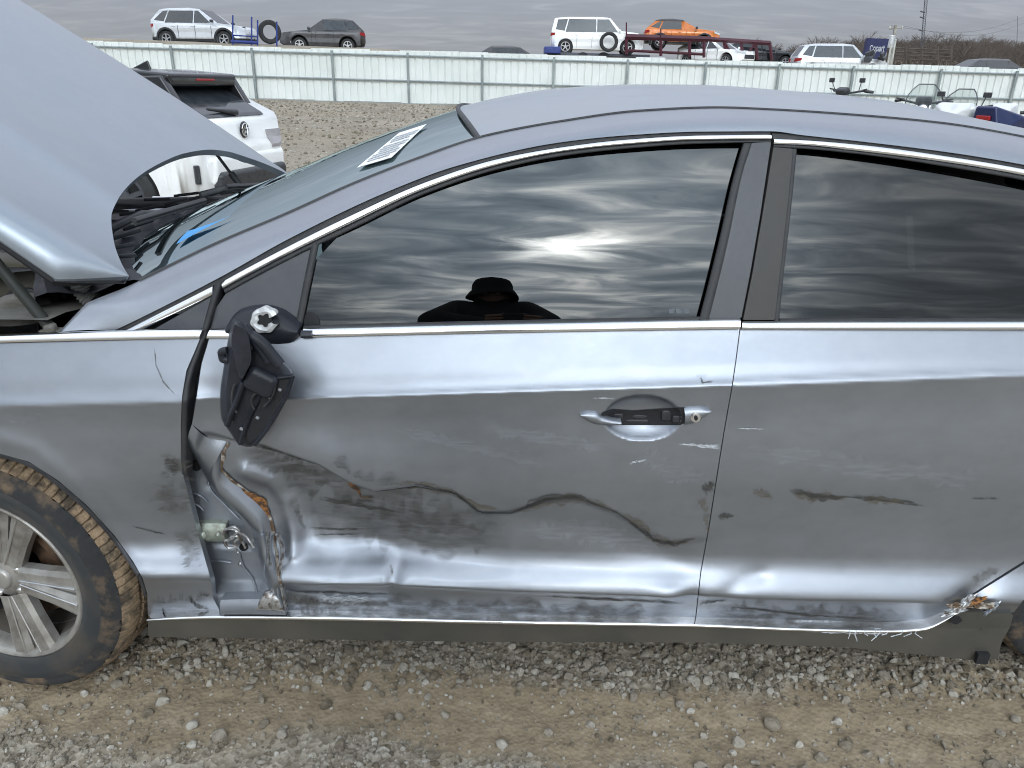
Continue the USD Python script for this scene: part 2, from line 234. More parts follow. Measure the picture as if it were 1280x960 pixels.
# ---- dents, laid out over the door as the damage lies
ridge = np.array([(255, 545), (285, 552), (330, 556), (400, 579), (440, 602), (470, 612), (520, 606), (570, 616), (600, 640), (640, 640), (680, 624), (720, 622), (770, 640), (830, 678), (880, 672), (1000, 640)], float)
def gauss(px, py, cx, cy, sx, sy, a=0):
    c, s = math.cos(a), math.sin(a); u = (px - cx) * c + (py - cy) * s; v = -(px - cx) * s + (py - cy) * c
    return np.exp(-0.5 * ((u / sx) ** 2 + (v / sy) ** 2))
def near_line(px, py, line, w):
    g = shapely.LineString(line); return np.exp(-0.5 * (shapely.distance(shapely.points(px, py), g) / w) ** 2)
def dent(px, py):
    yr = np.interp(px, ridge[:, 0], ridge[:, 1]); dy = py - yr
    A = np.interp(px, [240, 290, 330, 380, 460, 540, 640, 760, 880], [0.012, 0.030, 0.048, 0.056, 0.046, 0.022, 0.009, 0.0045, 0.0022])
    r0 = np.interp(px, [300, 400, 470, 520, 880], [612, 634, 680, 702, 705]); r1 = np.interp(px, [300, 420, 470, 640, 880], [738, 742, 750, 750, 750])
    d = A * sstep(-3, 8, dy) * sstep(0, 1, (r1 - py) / (r1 - np.maximum(r0, yr + 12)))
    B = np.interp(px, [250, 290, 350, 420, 470, 560, 700, 880], [0.0, 0.006, 0.014, 0.017, 0.015, 0.006, 0.0025, 0.001])
    d = d * sstep(905, 875, px); B = B * sstep(905, 875, px)
    d -= B * np.exp(-0.5 * (np.minimum(dy, 0) / 30) ** 2) * sstep(8, -3, dy)
    d -= 0.004 * gauss(px, py, 480, 572, 60, 26, 0.2)
    d += 0.014 * gauss(px, py, 268, 515, 22, 34) + 0.010 * gauss(px, py, 262, 590, 30, 50)
    d -= 0.015 * near_line(px, py, [(300, 598), (332, 612), (352, 638), (364, 672), (366, 692)], 7)
    d += 0.006 * near_line(px, py, [(352, 628), (376, 662), (400, 698), (420, 716)], 11)
    d -= 0.005 * gauss(px, py, 378, 712, 34, 24, 0.35)
    d += 0.010 * gauss(px, py, 492, 724, 6, 12, 0.3) - 0.006 * gauss(px, py, 470, 716, 12, 9) - 0.005 * gauss(px, py, 522, 718, 16, 8)
    d += 0.010 * gauss(px, py, 862, 752, 16, 9, -0.4) - 0.006 * gauss(px, py, 838, 742, 16, 8)
    d += 0.006 * near_line(px, py, [(640, 648), (760, 668), (850, 702)], 14) * sstep(900, 820, px)
    d += 0.010 * near_line(px, py, [(360, 742), (420, 750), (480, 752)], 6)
    d += 0.004 * near_line(px, py, [(895, 752), (925, 730), (950, 720)], 8) * sstep(880, 890, px)
    d += 0.018 * gauss(px, py, 1212, 752, 26, 12, -0.6) * (px > 900)
    wob = meshkit.fbm(np.stack([px / 70, py / 38, np.zeros_like(px)], -1), 3, 4) - 0.5
    amp = 0.0011 + 0.006 * sstep(0, 40, dy) * sstep(640, 420, px) * sstep(760, 700, py) + 0.002 * sstep(1050, 1250, px) * sstep(640, 740, py)
    return d + wob * amp
HC = (803.0, 522.0)
def recess(px, py):
    r2 = ((px - HC[0]) / 48) ** 2 + ((py - HC[1]) / 28) ** 2
    return 0.030 * np.clip(1 - r2, 0, None) ** 0.62
def dented(x, z):
    y = body(x, z); px, py = proj(np.stack([x, y, z], -1)); return y + dent(px, py)
def door_surf(x, z):
    y = body(x, z); px, py = proj(np.stack([x, y, z], -1)); return y + dent(px, py) + recess(px, py)
def fender_surf(x, z):
    y = body(x, z); px, py = proj(np.stack([x, y, z], -1))
    wob = meshkit.fbm(np.stack([px / 60, py / 40, np.ones_like(px)], -1), 3, 9) - 0.5
    return y + 0.0016 * wob + 0.006 * gauss(px, py, 222, 640, 22, 50) * (px < 300) - 0.003 * near_line(px, py, [(0, 548), (46, 562), (88, 600), (124, 639), (152, 674), (174, 706)], 7)
def panel(px_poly, S, h=0.008, depth=0.014, holes=(), dense=None):
    """a sheet cut to an outline, following the surface, with turned-in edges."""
    rings = []
    for poly in (px_poly, *holes):
        n = max(12, int(LineString(list(poly) + [poly[0]]).length / (h * 480)))
        t = trace(list(poly) + [poly[0]], n + 1)[:-1]; q = on(S, t[:, 0], t[:, 1]); rings.append(q)
    return panel_xz([r[:, [0, 2]] for r in rings], S, h, depth)
def panel_xz(xz, S, h=0.008, depth=0.014):
    xz = [np.asarray(r, float) for r in xz]; P = Polygon(xz[0], xz[1:]); P = P if P.is_valid else P.buffer(0)
    x0, z0, x1, z1 = P.bounds; gx, gz = np.meshgrid(np.arange(x0, x1, h), np.arange(z0, z1, h * 0.9)); gx = gx + (np.arange(gx.shape[0]) % 2)[:, None] * h / 2
    g = np.stack([gx.ravel(), gz.ravel()], -1); inner = P.buffer(-h * 0.45); g = g[shapely.contains_xy(inner, g[:, 0], g[:, 1])]
    pts = np.vstack(xz + [g]); tri = Delaunay(pts).simplices; c = pts[tri].mean(1); tri = tri[shapely.contains_xy(P, c[:, 0], c[:, 1])]
    e1, e2 = pts[tri[:, 1]] - pts[tri[:, 0]], pts[tri[:, 2]] - pts[tri[:, 0]]; ar = e1[:, 0] * e2[:, 1] - e1[:, 1] * e2[:, 0]; tri = np.where((ar < 0)[:, None], tri[:, ::-1], tri); tri = tri[np.abs(ar) > 1e-10]
    V = np.stack([pts[:, 0], S(pts[:, 0], pts[:, 1]), pts[:, 1]], -1); parts = [trimesh.Trimesh(V, tri, process=False)]
    off = 0
    for r in xz:
        k = len(r); loop = V[off:off + k]; off += k; back = loop + [0, depth, 0]
        area = 0.5 * np.sum(r[:, 0] * np.roll(r[:, 1], -1) - np.roll(r[:, 0], -1) * r[:, 1])
        L = np.concatenate([loop, loop[:1]]); B = np.concatenate([back, back[:1]])
        flip = (area < 0) if r is xz[0] else (area > 0)
        parts.append(grid(np.stack([L, B]), flip=not flip))
    return cat(*parts)
def strip(top, bot, S, off=0.0, bulge=0.003, n=80, across=6, depth=0.008, byx=False):
    """a moulding between two traced edges, rounded outwards."""
    a, b = smooth_trace(top, n), smooth_trace(bot, n)
    rows = []
    for t in np.linspace(0, 1, across):
        p = a * (1 - t) + b * t; q = on(S, p[:, 0], p[:, 1]); q[:, 1] += off - bulge * math.sin(math.pi * t) ** 0.6; rows.append(q)
    rows = [rows[0] + [0, depth, 0]] + rows + [rows[-1] + [0, depth, 0]]
    R = np.stack(rows); m = grid(R)
    for e in (0, -1):
        loop = R[:, e]; c = loop.mean(0); k = len(loop)
        m = cat(m, trimesh.Trimesh(np.vstack([loop, c]), [[i, i + 1, k] if e == 0 else [i + 1, i, k] for i in range(k - 1)], process=False))
    return m
def ribbon(pts, w, S, off=-0.0012, n=60, jag=0.0, seed=0, rows=7):
    """a thin mark lying on a panel along a traced line; w: width in pixels along it."""
    t = trace(pts, n); d = np.gradient(t, axis=0); d /= np.linalg.norm(d, axis=1, keepdims=True) + 1e-9; nn = np.stack([-d[:, 1], d[:, 0]], -1)
    rg = np.random.default_rng(seed); W = np.interp(np.linspace(0, 1, n), np.linspace(0, 1, len(w)), w)
    sm = lambda: np.interp(np.linspace(0, 1, n), np.linspace(0, 1, n // 4), rg.random(n // 4)) - 0.5
    ea, eb = W * (0.5 + 0.9 * jag * sm()), W * (0.5 + 0.9 * jag * sm()); c = sm() * jag * W * 0.6
    R = []
    for u in np.linspace(0, 1, rows):
        p = t + nn * (c - ea + (ea + eb) * u)[:, None]; q = on(S, p[:, 0], p[:, 1]); q[:, 1] += off; R.append(q)
    m_ = grid(np.stack(R)); u_ = np.linspace(0, 1, rows); e_ = np.linspace(0, 1, n)
    m_.metadata['fade'] = (np.clip(2.0 * np.sin(np.pi * u_), 0, 1)[:, None] * np.clip(6 * np.minimum(e_, 1 - e_), 0, 1)[None]).ravel(); return m_
def patch(poly, S, off=-0.0012, h=0.006):
    t = np.asarray(poly, float); m = panel(t, S, h, 0.0004); m.apply_translation([0, off, 0]); return m
car = thing('wrecked_sedan', 'silver blue four-door sedan in the foreground with raised hood and crumpled front door', 'car')
# ---- front fender
arch_edge = [(-14, 563), (36, 577), (72, 600), (108, 631), (143, 669), (166, 701), (178, 722), (184, 742), (185, 771)]
gap_edge = [(250, 423), (243, 440), (233, 463), (227.5, 495), (226, 530), (226, 581), (234, 614), (249, 673), (265, 730), (266, 747), (277, 768)]
fend = obj('front_fender', panel([(-70, 431), (250, 423)] + gap_edge[1:] + [(277, 770)] + arch_edge[::-1] + [(-70, 560)], fender_surf, 0.009, 0.02), PAINT, car, 40)
obj('wheel_arch_lip', strip([(p[0] - 1, p[1] + 1) for p in arch_edge[:-1]], [(p[0] - 4, p[1] + 5) for p in arch_edge[:-1]], lambda x, z: body(x, z) + 0.006, 0, 0.001, 50), BLACKP, fend)
# ---- front door
front_edge = [(262, 422), (252, 455), (246, 495), (240, 530), (262, 548), (284, 553), (276, 566), (277, 587), (289, 600), (308, 614), (327, 630), (335, 641), (341, 665), (345, 692), (348, 717), (354, 745), (357, 763)]
seam = [(925, 411), (920, 450), (915, 484), (905, 540), (897, 590), (886, 660), (876, 715), (871, 760), (869, 777)]
door_poly = front_edge + [(420, 767), (640, 773)] + [(p[0] - 0.6, p[1]) for p in seam[::-1]] + [(925, 411), (600, 416)]
slot = [(752, 516), (766, 511), (790, 513), (838, 510), (858, 509), (860, 527), (850, 531), (760, 531), (748, 527)]
door = obj('front_door', panel(door_poly, door_surf, 0.0048, 0.016), PAINT, car, 38, label='crumpled front door with brown scrape line and missing handle grip')
rear_poly = [(p[0] + 0.6, p[1]) for p in seam] + [(874, 779), (1000, 783), (1100, 785), (1150, 782), (1180, 771), (1200, 757), (1208, 747), (1228, 734), (1282, 700), (1380, 620), (1380, 411), (925, 411)]
rdoor = obj('rear_door', panel(rear_poly, dented, 0.008, 0.016), PAINT, car, 38)
quarter = obj('rear_quarter_panel', panel([(1209, 749.3), (1230, 736), (1284, 702.5), (1384, 622.5), (1400, 660), (1340, 705), (1300, 730), (1281, 748), (1267, 766), (1240, 764), (1216, 760)], lambda x, z: dented(x, z) + 0.004, 0.008, 0.02), PAINT, car, 38)
# ---- sill and rocker
sill_top = [(185, 772), (277, 768), (360, 768.5), (640, 774.5), (870, 778.5), (1000, 783.5), (1110, 786), (1152, 783.5), (1178, 773), (1196, 761)]
sill_bot = [(p[0], p[1] + d) for p, d in zip(sill_top, (2, 4.5, 5, 4.5, 4, 4, 3.5, 3.5, 3, 2))]
def rock(x, z): return 0.034 + 0.45 * np.clip(zbot(x) - z, 0, 1) ** 1.3 + 0.010 * (x - 0.2) ** 2
obj('sill_moulding', strip(sill_top, sill_bot, lambda x, z: 0.030 + 0.010 * (x - 0.2) ** 2, -0.004, 0.004, 140, 6, 0.03), CHROME, car, 50)
rocker = obj('rocker_cover', panel([(185, 775), (277, 773), (360, 774), (640, 779.5), (870, 783), (1000, 788), (1110, 790.5), (1152, 788), (1180, 777), (1200, 764), (1267, 768), (1262, 785), (1252, 803), (1247, 824), (1228, 827), (1188, 822), (1057, 809), (870, 803), (600, 802.5), (185, 796)], rock, 0.01, 0.06), SILL, car, 40)
obj('jack_tab', box(at_y(1233, 829, 0.05) + [0, 0.02, 0.0], (0.03, 0.012, 0.03)), DARK, car)
# ---- inner door frame (hinge pillar) behind the torn door edge
def pillar(x, z):
    y = body(x, z); px, py = proj(np.stack([x, y, z], -1))
    return 0.085 + 0.010 * (x - 0.2) ** 2 - 0.016 * near_line(px, py, [(258, 598), (290, 640), (320, 690), (335, 750)], 10) + 0.014 * near_line(px, py, [(250, 620), (300, 632), (308, 690)], 6) + 0.010 * near_line(px, py, [(244, 700), (300, 705)], 4) - 0.03 * sstep(742, 752, py)
pil = obj('hinge_pillar', panel([(195, 420), (300, 420), (330, 560), (365, 640), (372, 775), (232, 776), (232, 740), (195, 560)], pillar, 0.006, 0.02), INNER, car, 35)
def inner_edge(x, z): return 0.055 + 0.010 * (x - 0.2) ** 2
a = smooth_trace([(240, 530), (262, 548), (284, 553), (276, 566), (277, 587), (289, 600), (308, 614), (327, 630), (335, 641), (341, 665), (345, 692), (348, 717), (354, 745), (357, 763)], 90)
b = smooth_trace([(236, 560), (246, 575), (254, 590), (262, 604), (274, 622), (288, 634), (303, 646), (313, 658), (322, 668), (323, 692), (328, 712), (333, 730), (339, 745), (344, 757)], 90)
A, B = on(door_surf, a[:, 0], a[:, 1]), on(inner_edge, b[:, 0], b[:, 1]); rows = []
for t in np.linspace(0, 1, 9):
    q = A * (1 - t) + B * t; q[:, 1] -= 0.016 * math.sin(math.pi * t); rows.append(q)
obj('door_front_edge', grid(np.stack(rows)), PAINT, door, 60, label='folded front end of the crumpled door')
rg = np.random.default_rng(3)
for k in range(4):
    base = np.array([(326 + 6 * k, 668), (329 + 5.5 * k, 690), (333 + 5 * k, 716), (340 + 4 * k, 742), (343 + 4 * k, 758)], float); base[1:-1, 0] += rg.normal(0, 1.6, 3)
    obj('torn_edge', strip(base, base + [3.2, 0], lambda x, z: 0.035 - 0.012 * k + 0.010 * (x - 0.2) ** 2, 0, 0.004, 40, 5, 0.012), BARE if k % 2 else INNER, door, 50)
obj('torn_edge', strip([(322, 757), (334, 741), (350, 748)], [(322, 762), (340, 763), (357, 765)], lambda x, z: 0.02 + 0 * x, 0, 0.006, 30, 6, 0.012), BARE, door, 50)
rw = [3, 4, 3, 2.5, 3, 4, 5, 4, 3, 3, 2.5, 2]
obj('rust_edge', ribbon([(286, 553), (278, 566), (279, 587), (291, 600), (310, 614), (322, 626), (332, 637), (339, 650), (342, 668), (346, 692), (349, 717), (354, 745)], rw, door_surf, -0.003, 90, 0.9, 4), mat('rusty_steel', (0.10, 0.06, 0.03), 0.7, 0.3, color2=(0.42, 0.38, 0.33), vscale=55, vlo=0.45, vhi=0.6), door)
obj('rust_edge', ribbon([(304, 610), (314, 619), (326, 629), (334, 638), (337, 644)], [2, 6, 12, 9, 2], door_surf, -0.0045, 40, 0.7, 14), RUST, door)
obj('rust_edge', ribbon([(418, 586), (432, 594), (444, 606), (452, 620), (466, 622)], [1.5, 4, 6, 3, 1], door_surf, -0.0015, 40, 0.9, 5), RUST, door)
def disc(px, py, rx, ry, S, off=-0.002, n=24, dome=0.0):
    an = np.linspace(0, 2 * np.pi, n, endpoint=False); R = []
    for k, s in enumerate((0.001, 0.5, 0.8, 1.0)):
        q = on(S, px + rx * s * np.cos(an), py + ry * s * np.sin(an)); q[:, 1] += off - dome * (1 - s * s); R.append(np.vstack([q, q[:1]]))
    return grid(np.stack(R), flip=True)
obj('pillar_hole', disc(246, 581, 7, 7, pillar, -0.003), DARK, pil); obj('pillar_hole', disc(305, 683, 5.5, 5, pillar, -0.003), DARK, pil)
hinge = obj('door_hinge', strip([(243, 651), (262, 649), (286, 650)], [(245, 671), (262, 672), (286, 671)], pillar, -0.018, 0.010, 30, 6, 0.02), ZINC, pil, 40)
obj('hinge_bolt', disc(259, 661, 5, 5, pillar, -0.030, 20, 0.006), ZINC, hinge, 40); obj('hinge_bolt', disc(278, 660, 3.5, 3.5, pillar, -0.030, 20, 0.006), ZINC, hinge, 40)
def curve3(pts, S, off, r, n=40, sides=6):
    t = smooth_trace(pts, n); q = on(S, t[:, 0], t[:, 1]); q[:, 1] += off; return tube(q, r, sides)
for w in ([(284, 662), (290, 652), (302, 655), (296, 664), (286, 668), (292, 676), (304, 672)], [(286, 656), (298, 650), (306, 660), (298, 672), (304, 682)], [(290, 668), (300, 661), (308, 668), (312, 676)], [(300, 655), (318, 668), (322, 676)]):
    obj('hinge_spring', curve3(w, pillar, -0.03, 0.0035), BARE, pil)
for w in ([(240, 615), (250, 618), (260, 627)], [(240, 628), (247, 630), (255, 637)], [(256, 701), (272, 700), (290, 702)], [(258, 592), (264, 610), (284, 632), (300, 648)], [(300, 690), (304, 705), (316, 722), (322, 740)]):
    obj('pillar_seam', curve3(w, pillar, -0.004, 0.0028), INNER, pil, 60)
obj('pillar_bolt', disc(301, 704, 3, 3, pillar, -0.004, 16, 0.004), BARE, pil)
obj('sill_plate', strip([(276, 750), (330, 749), (357, 752)], [(276, 768), (320, 768), (357, 769)], lambda x, z: 0.035 + 0.2 * (z - 0.30), 0, 0.006, 30, 5, 0.03), INNER, car, 50)
# black door seal strip standing in the gap
obj('door_seal', strip([(268, 356), (262, 380), (254, 408), (242, 440), (233, 463), (227, 495), (225, 545), (227, 590)], [(280, 350), (270, 380), (262, 408), (251, 440), (243, 463), (236, 495), (234, 545), (234, 596)], lambda x, z: np.where(z > 0.96, green(x, z) - 0.004, body(x, np.minimum(z, 0.97)) + 0.006), 0.0, 0.005, 70, 6, 0.03), RUBBER, car, 50)
# ---- upper body: trim traced on the window frame surface
gap_t = [(141, 414), (277, 345.5), (360, 299), (493, 236), (572, 207), (700, 178), (785, 169), (875, 164.5), (964, 164)]
chr_t = [(156, 413), (277, 352), (360, 307.5), (438, 269), (530, 228), (620, 199), (700, 184), (785, 174), (875, 169), (964, 168)]
chr_b = [(176, 413), (279, 361), (366, 315), (440, 279), (530, 237), (620, 207), (700, 190), (785, 180.5), (875, 175), (964, 174.5)]
sea_b = [(196, 413), (282, 367), (372, 319), (442, 286), (530, 243.5), (620, 213), (700, 196), (785, 186), (875, 180), (962, 178.5)]
def frame(x, z): return green(x, z) - 0.002
obj('roof_gap_seal', strip(gap_t, chr_t, green, 0.006, 0.0, 120, 3), RUBBER, car)
obj('window_moulding', strip([(156, 413), (266, 357)], [(176, 413), (266, 368)], frame, 0, 0.0035, 40), CHROME, car, 50)
obj('window_moulding', strip(chr_t[1:], chr_b[1:], frame, 0, 0.0035, 140), CHROME, door, 50)
obj('window_seal', strip(chr_b[1:], sea_b[1:], green, 0.002, 0.003, 140), RUBBER, door, 50)
rgap_t = [(966, 167), (1000, 168.5), (1078, 177), (1197, 192), (1280, 206), (1400, 232)]
rch_t = [(967, 173), (1000, 174.5), (1078, 181), (1197, 197), (1280, 211), (1400, 238)]
rch_b = [(967, 180), (1000, 181), (1078, 189), (1197, 204.5), (1280, 219), (1400, 247)]
rse_b = [(967, 184.5), (1000, 186), (1078, 193.5), (1197, 211), (1280, 226), (1400, 255)]
obj('roof_gap_seal', strip(rgap_t, rch_t, green, 0.006, 0.0, 80, 3), RUBBER, car)
obj('window_moulding', strip(rch_t, rch_b, frame, 0, 0.0035, 90), CHROME, rdoor, 50)
obj('window_seal', strip(rch_b, rse_b, green, 0.002, 0.003, 90), RUBBER, rdoor, 50)
def belt(x, z): return 0.052 + 0.5 * (z - zbelt(x)) + 0.010 * (x - 0.2) ** 2
obj('belt_moulding', strip([(-70, 421), (0, 418.5), (120, 415), (253, 412.5)], [(-70, 431), (0, 428.5), (120, 425.5), (249, 423)], belt, 0, 0.004, 60), CHROME, fend, 50)
obj('belt_moulding', strip([(262, 412.5), (290, 412.5)], [(258, 423), (290, 423)], belt, 0, 0.004, 20), CHROME, door, 50)
obj('belt_moulding', strip([(379, 411), (600, 405.5), (926, 399.5)], [(379, 421.5), (600, 416.5), (925, 411)], belt, 0, 0.004, 90), CHROME, door, 50)
obj('belt_end_cap', strip([(377, 412.5), (391, 412.5)], [(377, 422), (391, 421)], belt, -0.004, 0.006, 12), BLACKP, door, 50)
obj('belt_moulding', strip([(927.5, 403), (1280, 402), (1400, 402)], [(926.5, 411.5), (1280, 412), (1400, 412)], belt, 0, 0.004, 60), CHROME, rdoor, 50)
obj('belt_seal', strip([(379, 408), (600, 402.5), (876, 397)], [(379, 411), (600, 405.5), (876, 400)], green, 0.0, 0.002, 60), RUBBER, door)
obj('belt_seal', strip([(975, 399.5), (1280, 398.5), (1400, 398.5)], [(975, 403), (1280, 402), (1400, 402)], green, 0.0, 0.002, 60), RUBBER, rdoor)
# pillars between the windows and the mirror triangle
obj('window_pillar_cover', panel([(940, 179), (964, 177), (950, 270), (938, 340), (926.5, 398), (885, 398.5), (910, 300), (928, 215)], green, 0.008, 0.02), TRIM, door, 40)
obj('pillar_seal', strip([(930, 179), (917, 225), (900, 300), (875, 399)], [(940, 179), (928, 217), (910, 302), (886, 399)], green, 0.0, 0.003, 50), RUBBER, door, 50)
obj('window_pillar_cover', panel([(967, 184), (992, 186), (984, 260), (976, 330), (969, 400), (929, 400), (941, 340), (953, 270)], green, 0.008, 0.02), TRIM2, rdoor, 40)
obj('pillar_seal', strip([(991, 186), (984, 260), (976, 330), (968, 401)], [(996, 186), (989, 260), (981, 330), (974, 401)], green, 0.0, 0.002, 50), RUBBER, rdoor)
obj('window_corner_cover', panel([(283, 366), (330, 341.5), (390, 309), (383, 350), (371, 409), (263, 411), (270, 385)], lambda x, z: green(x, z) + 0.004, 0.008, 0.02), TRIM, door, 40)
obj('pillar_seal', strip([(389, 307), (380, 350), (369, 408)], [(398, 304.5), (389, 348), (377, 408)], green, 0.0, 0.003, 40), RUBBER, door, 50)
obj('window_corner_cover', panel([(192, 412), (264, 371), (253, 411)], lambda x, z: green(x, z) + 0.004, 0.008, 0.02), TRIM, fend, 40)
# side windows
def pane_surf(x, z): return green(x, z) + 0.014 + 0.014 * x
win = smooth_trace([(372, 318), (442, 284), (530, 241), (620, 210), (700, 193), (785, 183), (875, 177), (936, 176)], 40)
obj('front_side_window', panel([(372, 415)] + [(390, 330)] + [tuple(p) for p in win[4:]] + [(925, 240), (905, 310), (880, 403)], pane_surf, 0.02, 0.004), GLASS, door, True, label='tinted front side window reflecting the clouds')
obj('rear_side_window', panel([(970, 407), (990, 182), (1078, 190), (1197, 207), (1280, 222), (1400, 252), (1400, 406)], pane_surf, 0.02, 0.004), GLASS, rdoor, True)
# etched glass mark
for k in range(3): obj('etched_mark', ribbon([(836 + 9 * k, 389), (843 + 9 * k, 388.6)], [5], pane_surf, -0.0008, 6), mat('etching', (0.10, 0.11, 0.12), 0.7), door)
# ---- roof side, roof, windscreen
lat = lambda px: np.interp(px, [60, 73, 109, 150, 169, 360, 602, 900, 1280, 1420], [0.085, 0.085, 0.13, 0.17, 0.185, 0.255, 0.335, 0.345, 0.36, 0.375])
ditch = [(73, 415.6), (109, 378), (150, 362), (169, 353.5), (268, 306), (360, 267), (440, 231), (519, 200), (602, 172), (700, 153), (802, 139.5), (897, 135.5), (965, 138), (1066, 144.5), (1179, 155), (1280, 172), (1420, 204)]
n = 200; u = np.linspace(0, 1, n)
gx = np.array(gap_t + rgap_t[1:]); dx = np.array(ditch)
x1 = 141 + u * (1400 - 141); c1 = np.stack([x1, PchipInterpolator(gx[:, 0], gx[:, 1])(x1)], -1)
x2 = 73 + u * (1420 - 73); c2 = np.stack([x2, np.where(x2 < 160, np.interp(x2, dx[:, 0], dx[:, 1]), PchipInterpolator(dx[:, 0], dx[:, 1])(x2))], -1)
C1 = on(green, c1[:, 0], c1[:, 1]); C2 = at_y(c2[:, 0], c2[:, 1], lat(c2[:, 0]))
rows = []
for t in np.linspace(0, 1, 14):
    ctrl = C1 * 0.5 + C2 * 0.5; ctrl[:, 1] = C1[:, 1] * 0.74 + C2[:, 1] * 0.26; ctrl[:, 2] = C1[:, 2] * 0.24 + C2[:, 2] * 0.76 + 0.008
    rows.append((1 - t) ** 2 * C1 + 2 * t * (1 - t) * ctrl + t * t * C2)
R = np.stack([rows[0] + [0, 0.02, 0]] + rows + [rows[-1] + [0, 0.012, -0.006]])
side = obj('roof_side_rail', grid(R, flip=True), PAINT, car, 50)
mir = R.copy(); mir[:, :, 1] = 2 * CXL - mir[:, :, 1]; obj('roof_side_rail', grid(mir), PAINT, car, 50)
k0 = np.argmax(c2[:, 0] > 600); D2 = C2[k0:]
obj('roof_ditch', tube(D2 + [0, 0.006, 0.001], 0.004, 6), RUBBER, car)
cr = np.array([(580, 132.5), (626, 121.5), (700, 110.5), (802, 105.5), (875, 106), (965, 112), (1066, 121), (1179, 143), (1280, 164), (1420, 200)], float); cr3 = at_y(cr[:, 0], cr[:, 1], CXL)
zc = PchipInterpolator(cr3[:, 0], cr3[:, 2], extrapolate=True)
m_ = len(D2); rows = []
for y in np.linspace(0, 1, 33):
    v = np.abs(1 - 2 * y); e = D2.copy(); w = 1 - v ** 2.3
    bow = 0.085 * (1 - v ** 2) * np.linspace(1, 0, m_) ** 1.5
    e[:, 0] = D2[:, 0] - bow; e[:, 1] = D2[:, 1] + 0.008 + y * 2 * (CXL - D2[:, 1] - 0.008)
    e[:, 2] = (D2[:, 2] - 0.004) * (1 - w) + w * zc(np.maximum(e[:, 0], cr3[0, 0])); rows.append(e)
RF = np.stack(rows); roof = obj('roof', grid(RF, flip=True), paint('roof_paint', (0.282, 0.305, 0.332), 0.8, 0.36, 0.4, (0.24, 0.23, 0.22)), car, 60)
top_edge = RF[:, 0]
obj('windscreen_seam', tube(top_edge + [-0.004, 0, 0.0], 0.0065, 8), RUBBER, car)
E = C2[(c2[:, 0] > 168) & (c2[:, 0] < 603)]; E = E[np.linspace(0, len(E) - 1, 40).astype(int)]
rows = []
for y in np.linspace(0, 1, 31):
    v = abs(1 - 2 * y); e = E.copy(); s = np.linspace(0, 1, 40); b2 = 1 - v ** 2.2
    e[:, 0] -= (0.23 * (1 - s) + 0.09 * s) * b2; e[:, 1] = E[:, 1] + 0.006 + y * 2 * (CXL - E[:, 1] - 0.006); e[:, 2] += (0.01 * (1 - s) + (zc(-0.16) - E[-1, 2] - 0.004) * s) * b2 - 0.004; rows.append(e)
WS = np.stack(rows)
screen = obj('windscreen', grid(WS, flip=True), WGLASS, car, 60)
obj('windscreen_seal', tube(WS[0] + [0, -0.004, 0.003], 0.0055, 8), RUBBER, car)
obj('windscreen_band', grid(WS[:, 33:] + [0, 0, -0.004], flip=True), mat('dark_band', (0.05, 0.05, 0.06), 0.4), screen)
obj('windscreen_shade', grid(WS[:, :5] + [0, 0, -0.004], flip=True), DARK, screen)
# sticker with lines of small print on the glass
def ws_at(s, y):
    i, j = np.clip(y * 30, 0, 29.999), np.clip(s * 39, 0, 38.999); a_, b_ = int(i), int(j); fi, fj = i - a_, j - b_
    return (WS[a_, b_] * (1 - fi) + WS[a_ + 1, b_] * fi) * (1 - fj) + (WS[a_, b_ + 1] * (1 - fi) + WS[a_ + 1, b_ + 1] * fi) * fj
cand = np.array([[(s, y) for s in np.linspace(0.3, 1, 71)] for y in np.linspace(0.02, 0.6, 60)]).reshape(-1, 2); cp = np.array([ws_at(*c) for c in cand]); cpx, cpy = proj(cp)
def ws_px(px, py): return cand[np.argmin((cpx - px) ** 2 + (cpy - py) ** 2)]
q4 = [ws_px(*p) for p in ((446, 214), (491, 199.5), (535, 157), (498, 169))]
K4 = [ws_at(*c) for c in q4]
def st_at(a, b): return (K4[0] * (1 - a) + K4[1] * a) * (1 - b) + (K4[3] * (1 - a) + K4[2] * a) * b + np.array([-0.001, -0.002, 0.006])
st = np.array([[st_at(a, b) for b in np.linspace(0, 1, 24)] for a in np.linspace(0, 1, 14)])
stick = obj('paper_sticker', grid(st), mat('white_paper', (0.78, 0.80, 0.80), 0.6), screen)
obj('paper_sticker_back', grid(st - [0, 0, 0.001], flip=True), mats['white_paper'], screen)
PRINT = mat('grey_print', (0.10, 0.10, 0.11), 0.7, color2=(0.45, 0.46, 0.46), vscale=260, vlo=0.42, vhi=0.56, detail=2)
for b in range(9):
    i = 2 + b * 2 + (b > 5)
    lo, hi = (1.2, 12) if b % 3 else (2.0, 10.5)
    tt = np.linspace(lo / 13, hi / 13, 10)
    rowp = np.array([[st_at(a, bb) for bb in (i / 24, (i + 1.15) / 24)] for a in tt]) + [0, -0.0004, 0.001]
    obj('print_line', grid(rowp), PRINT, stick)
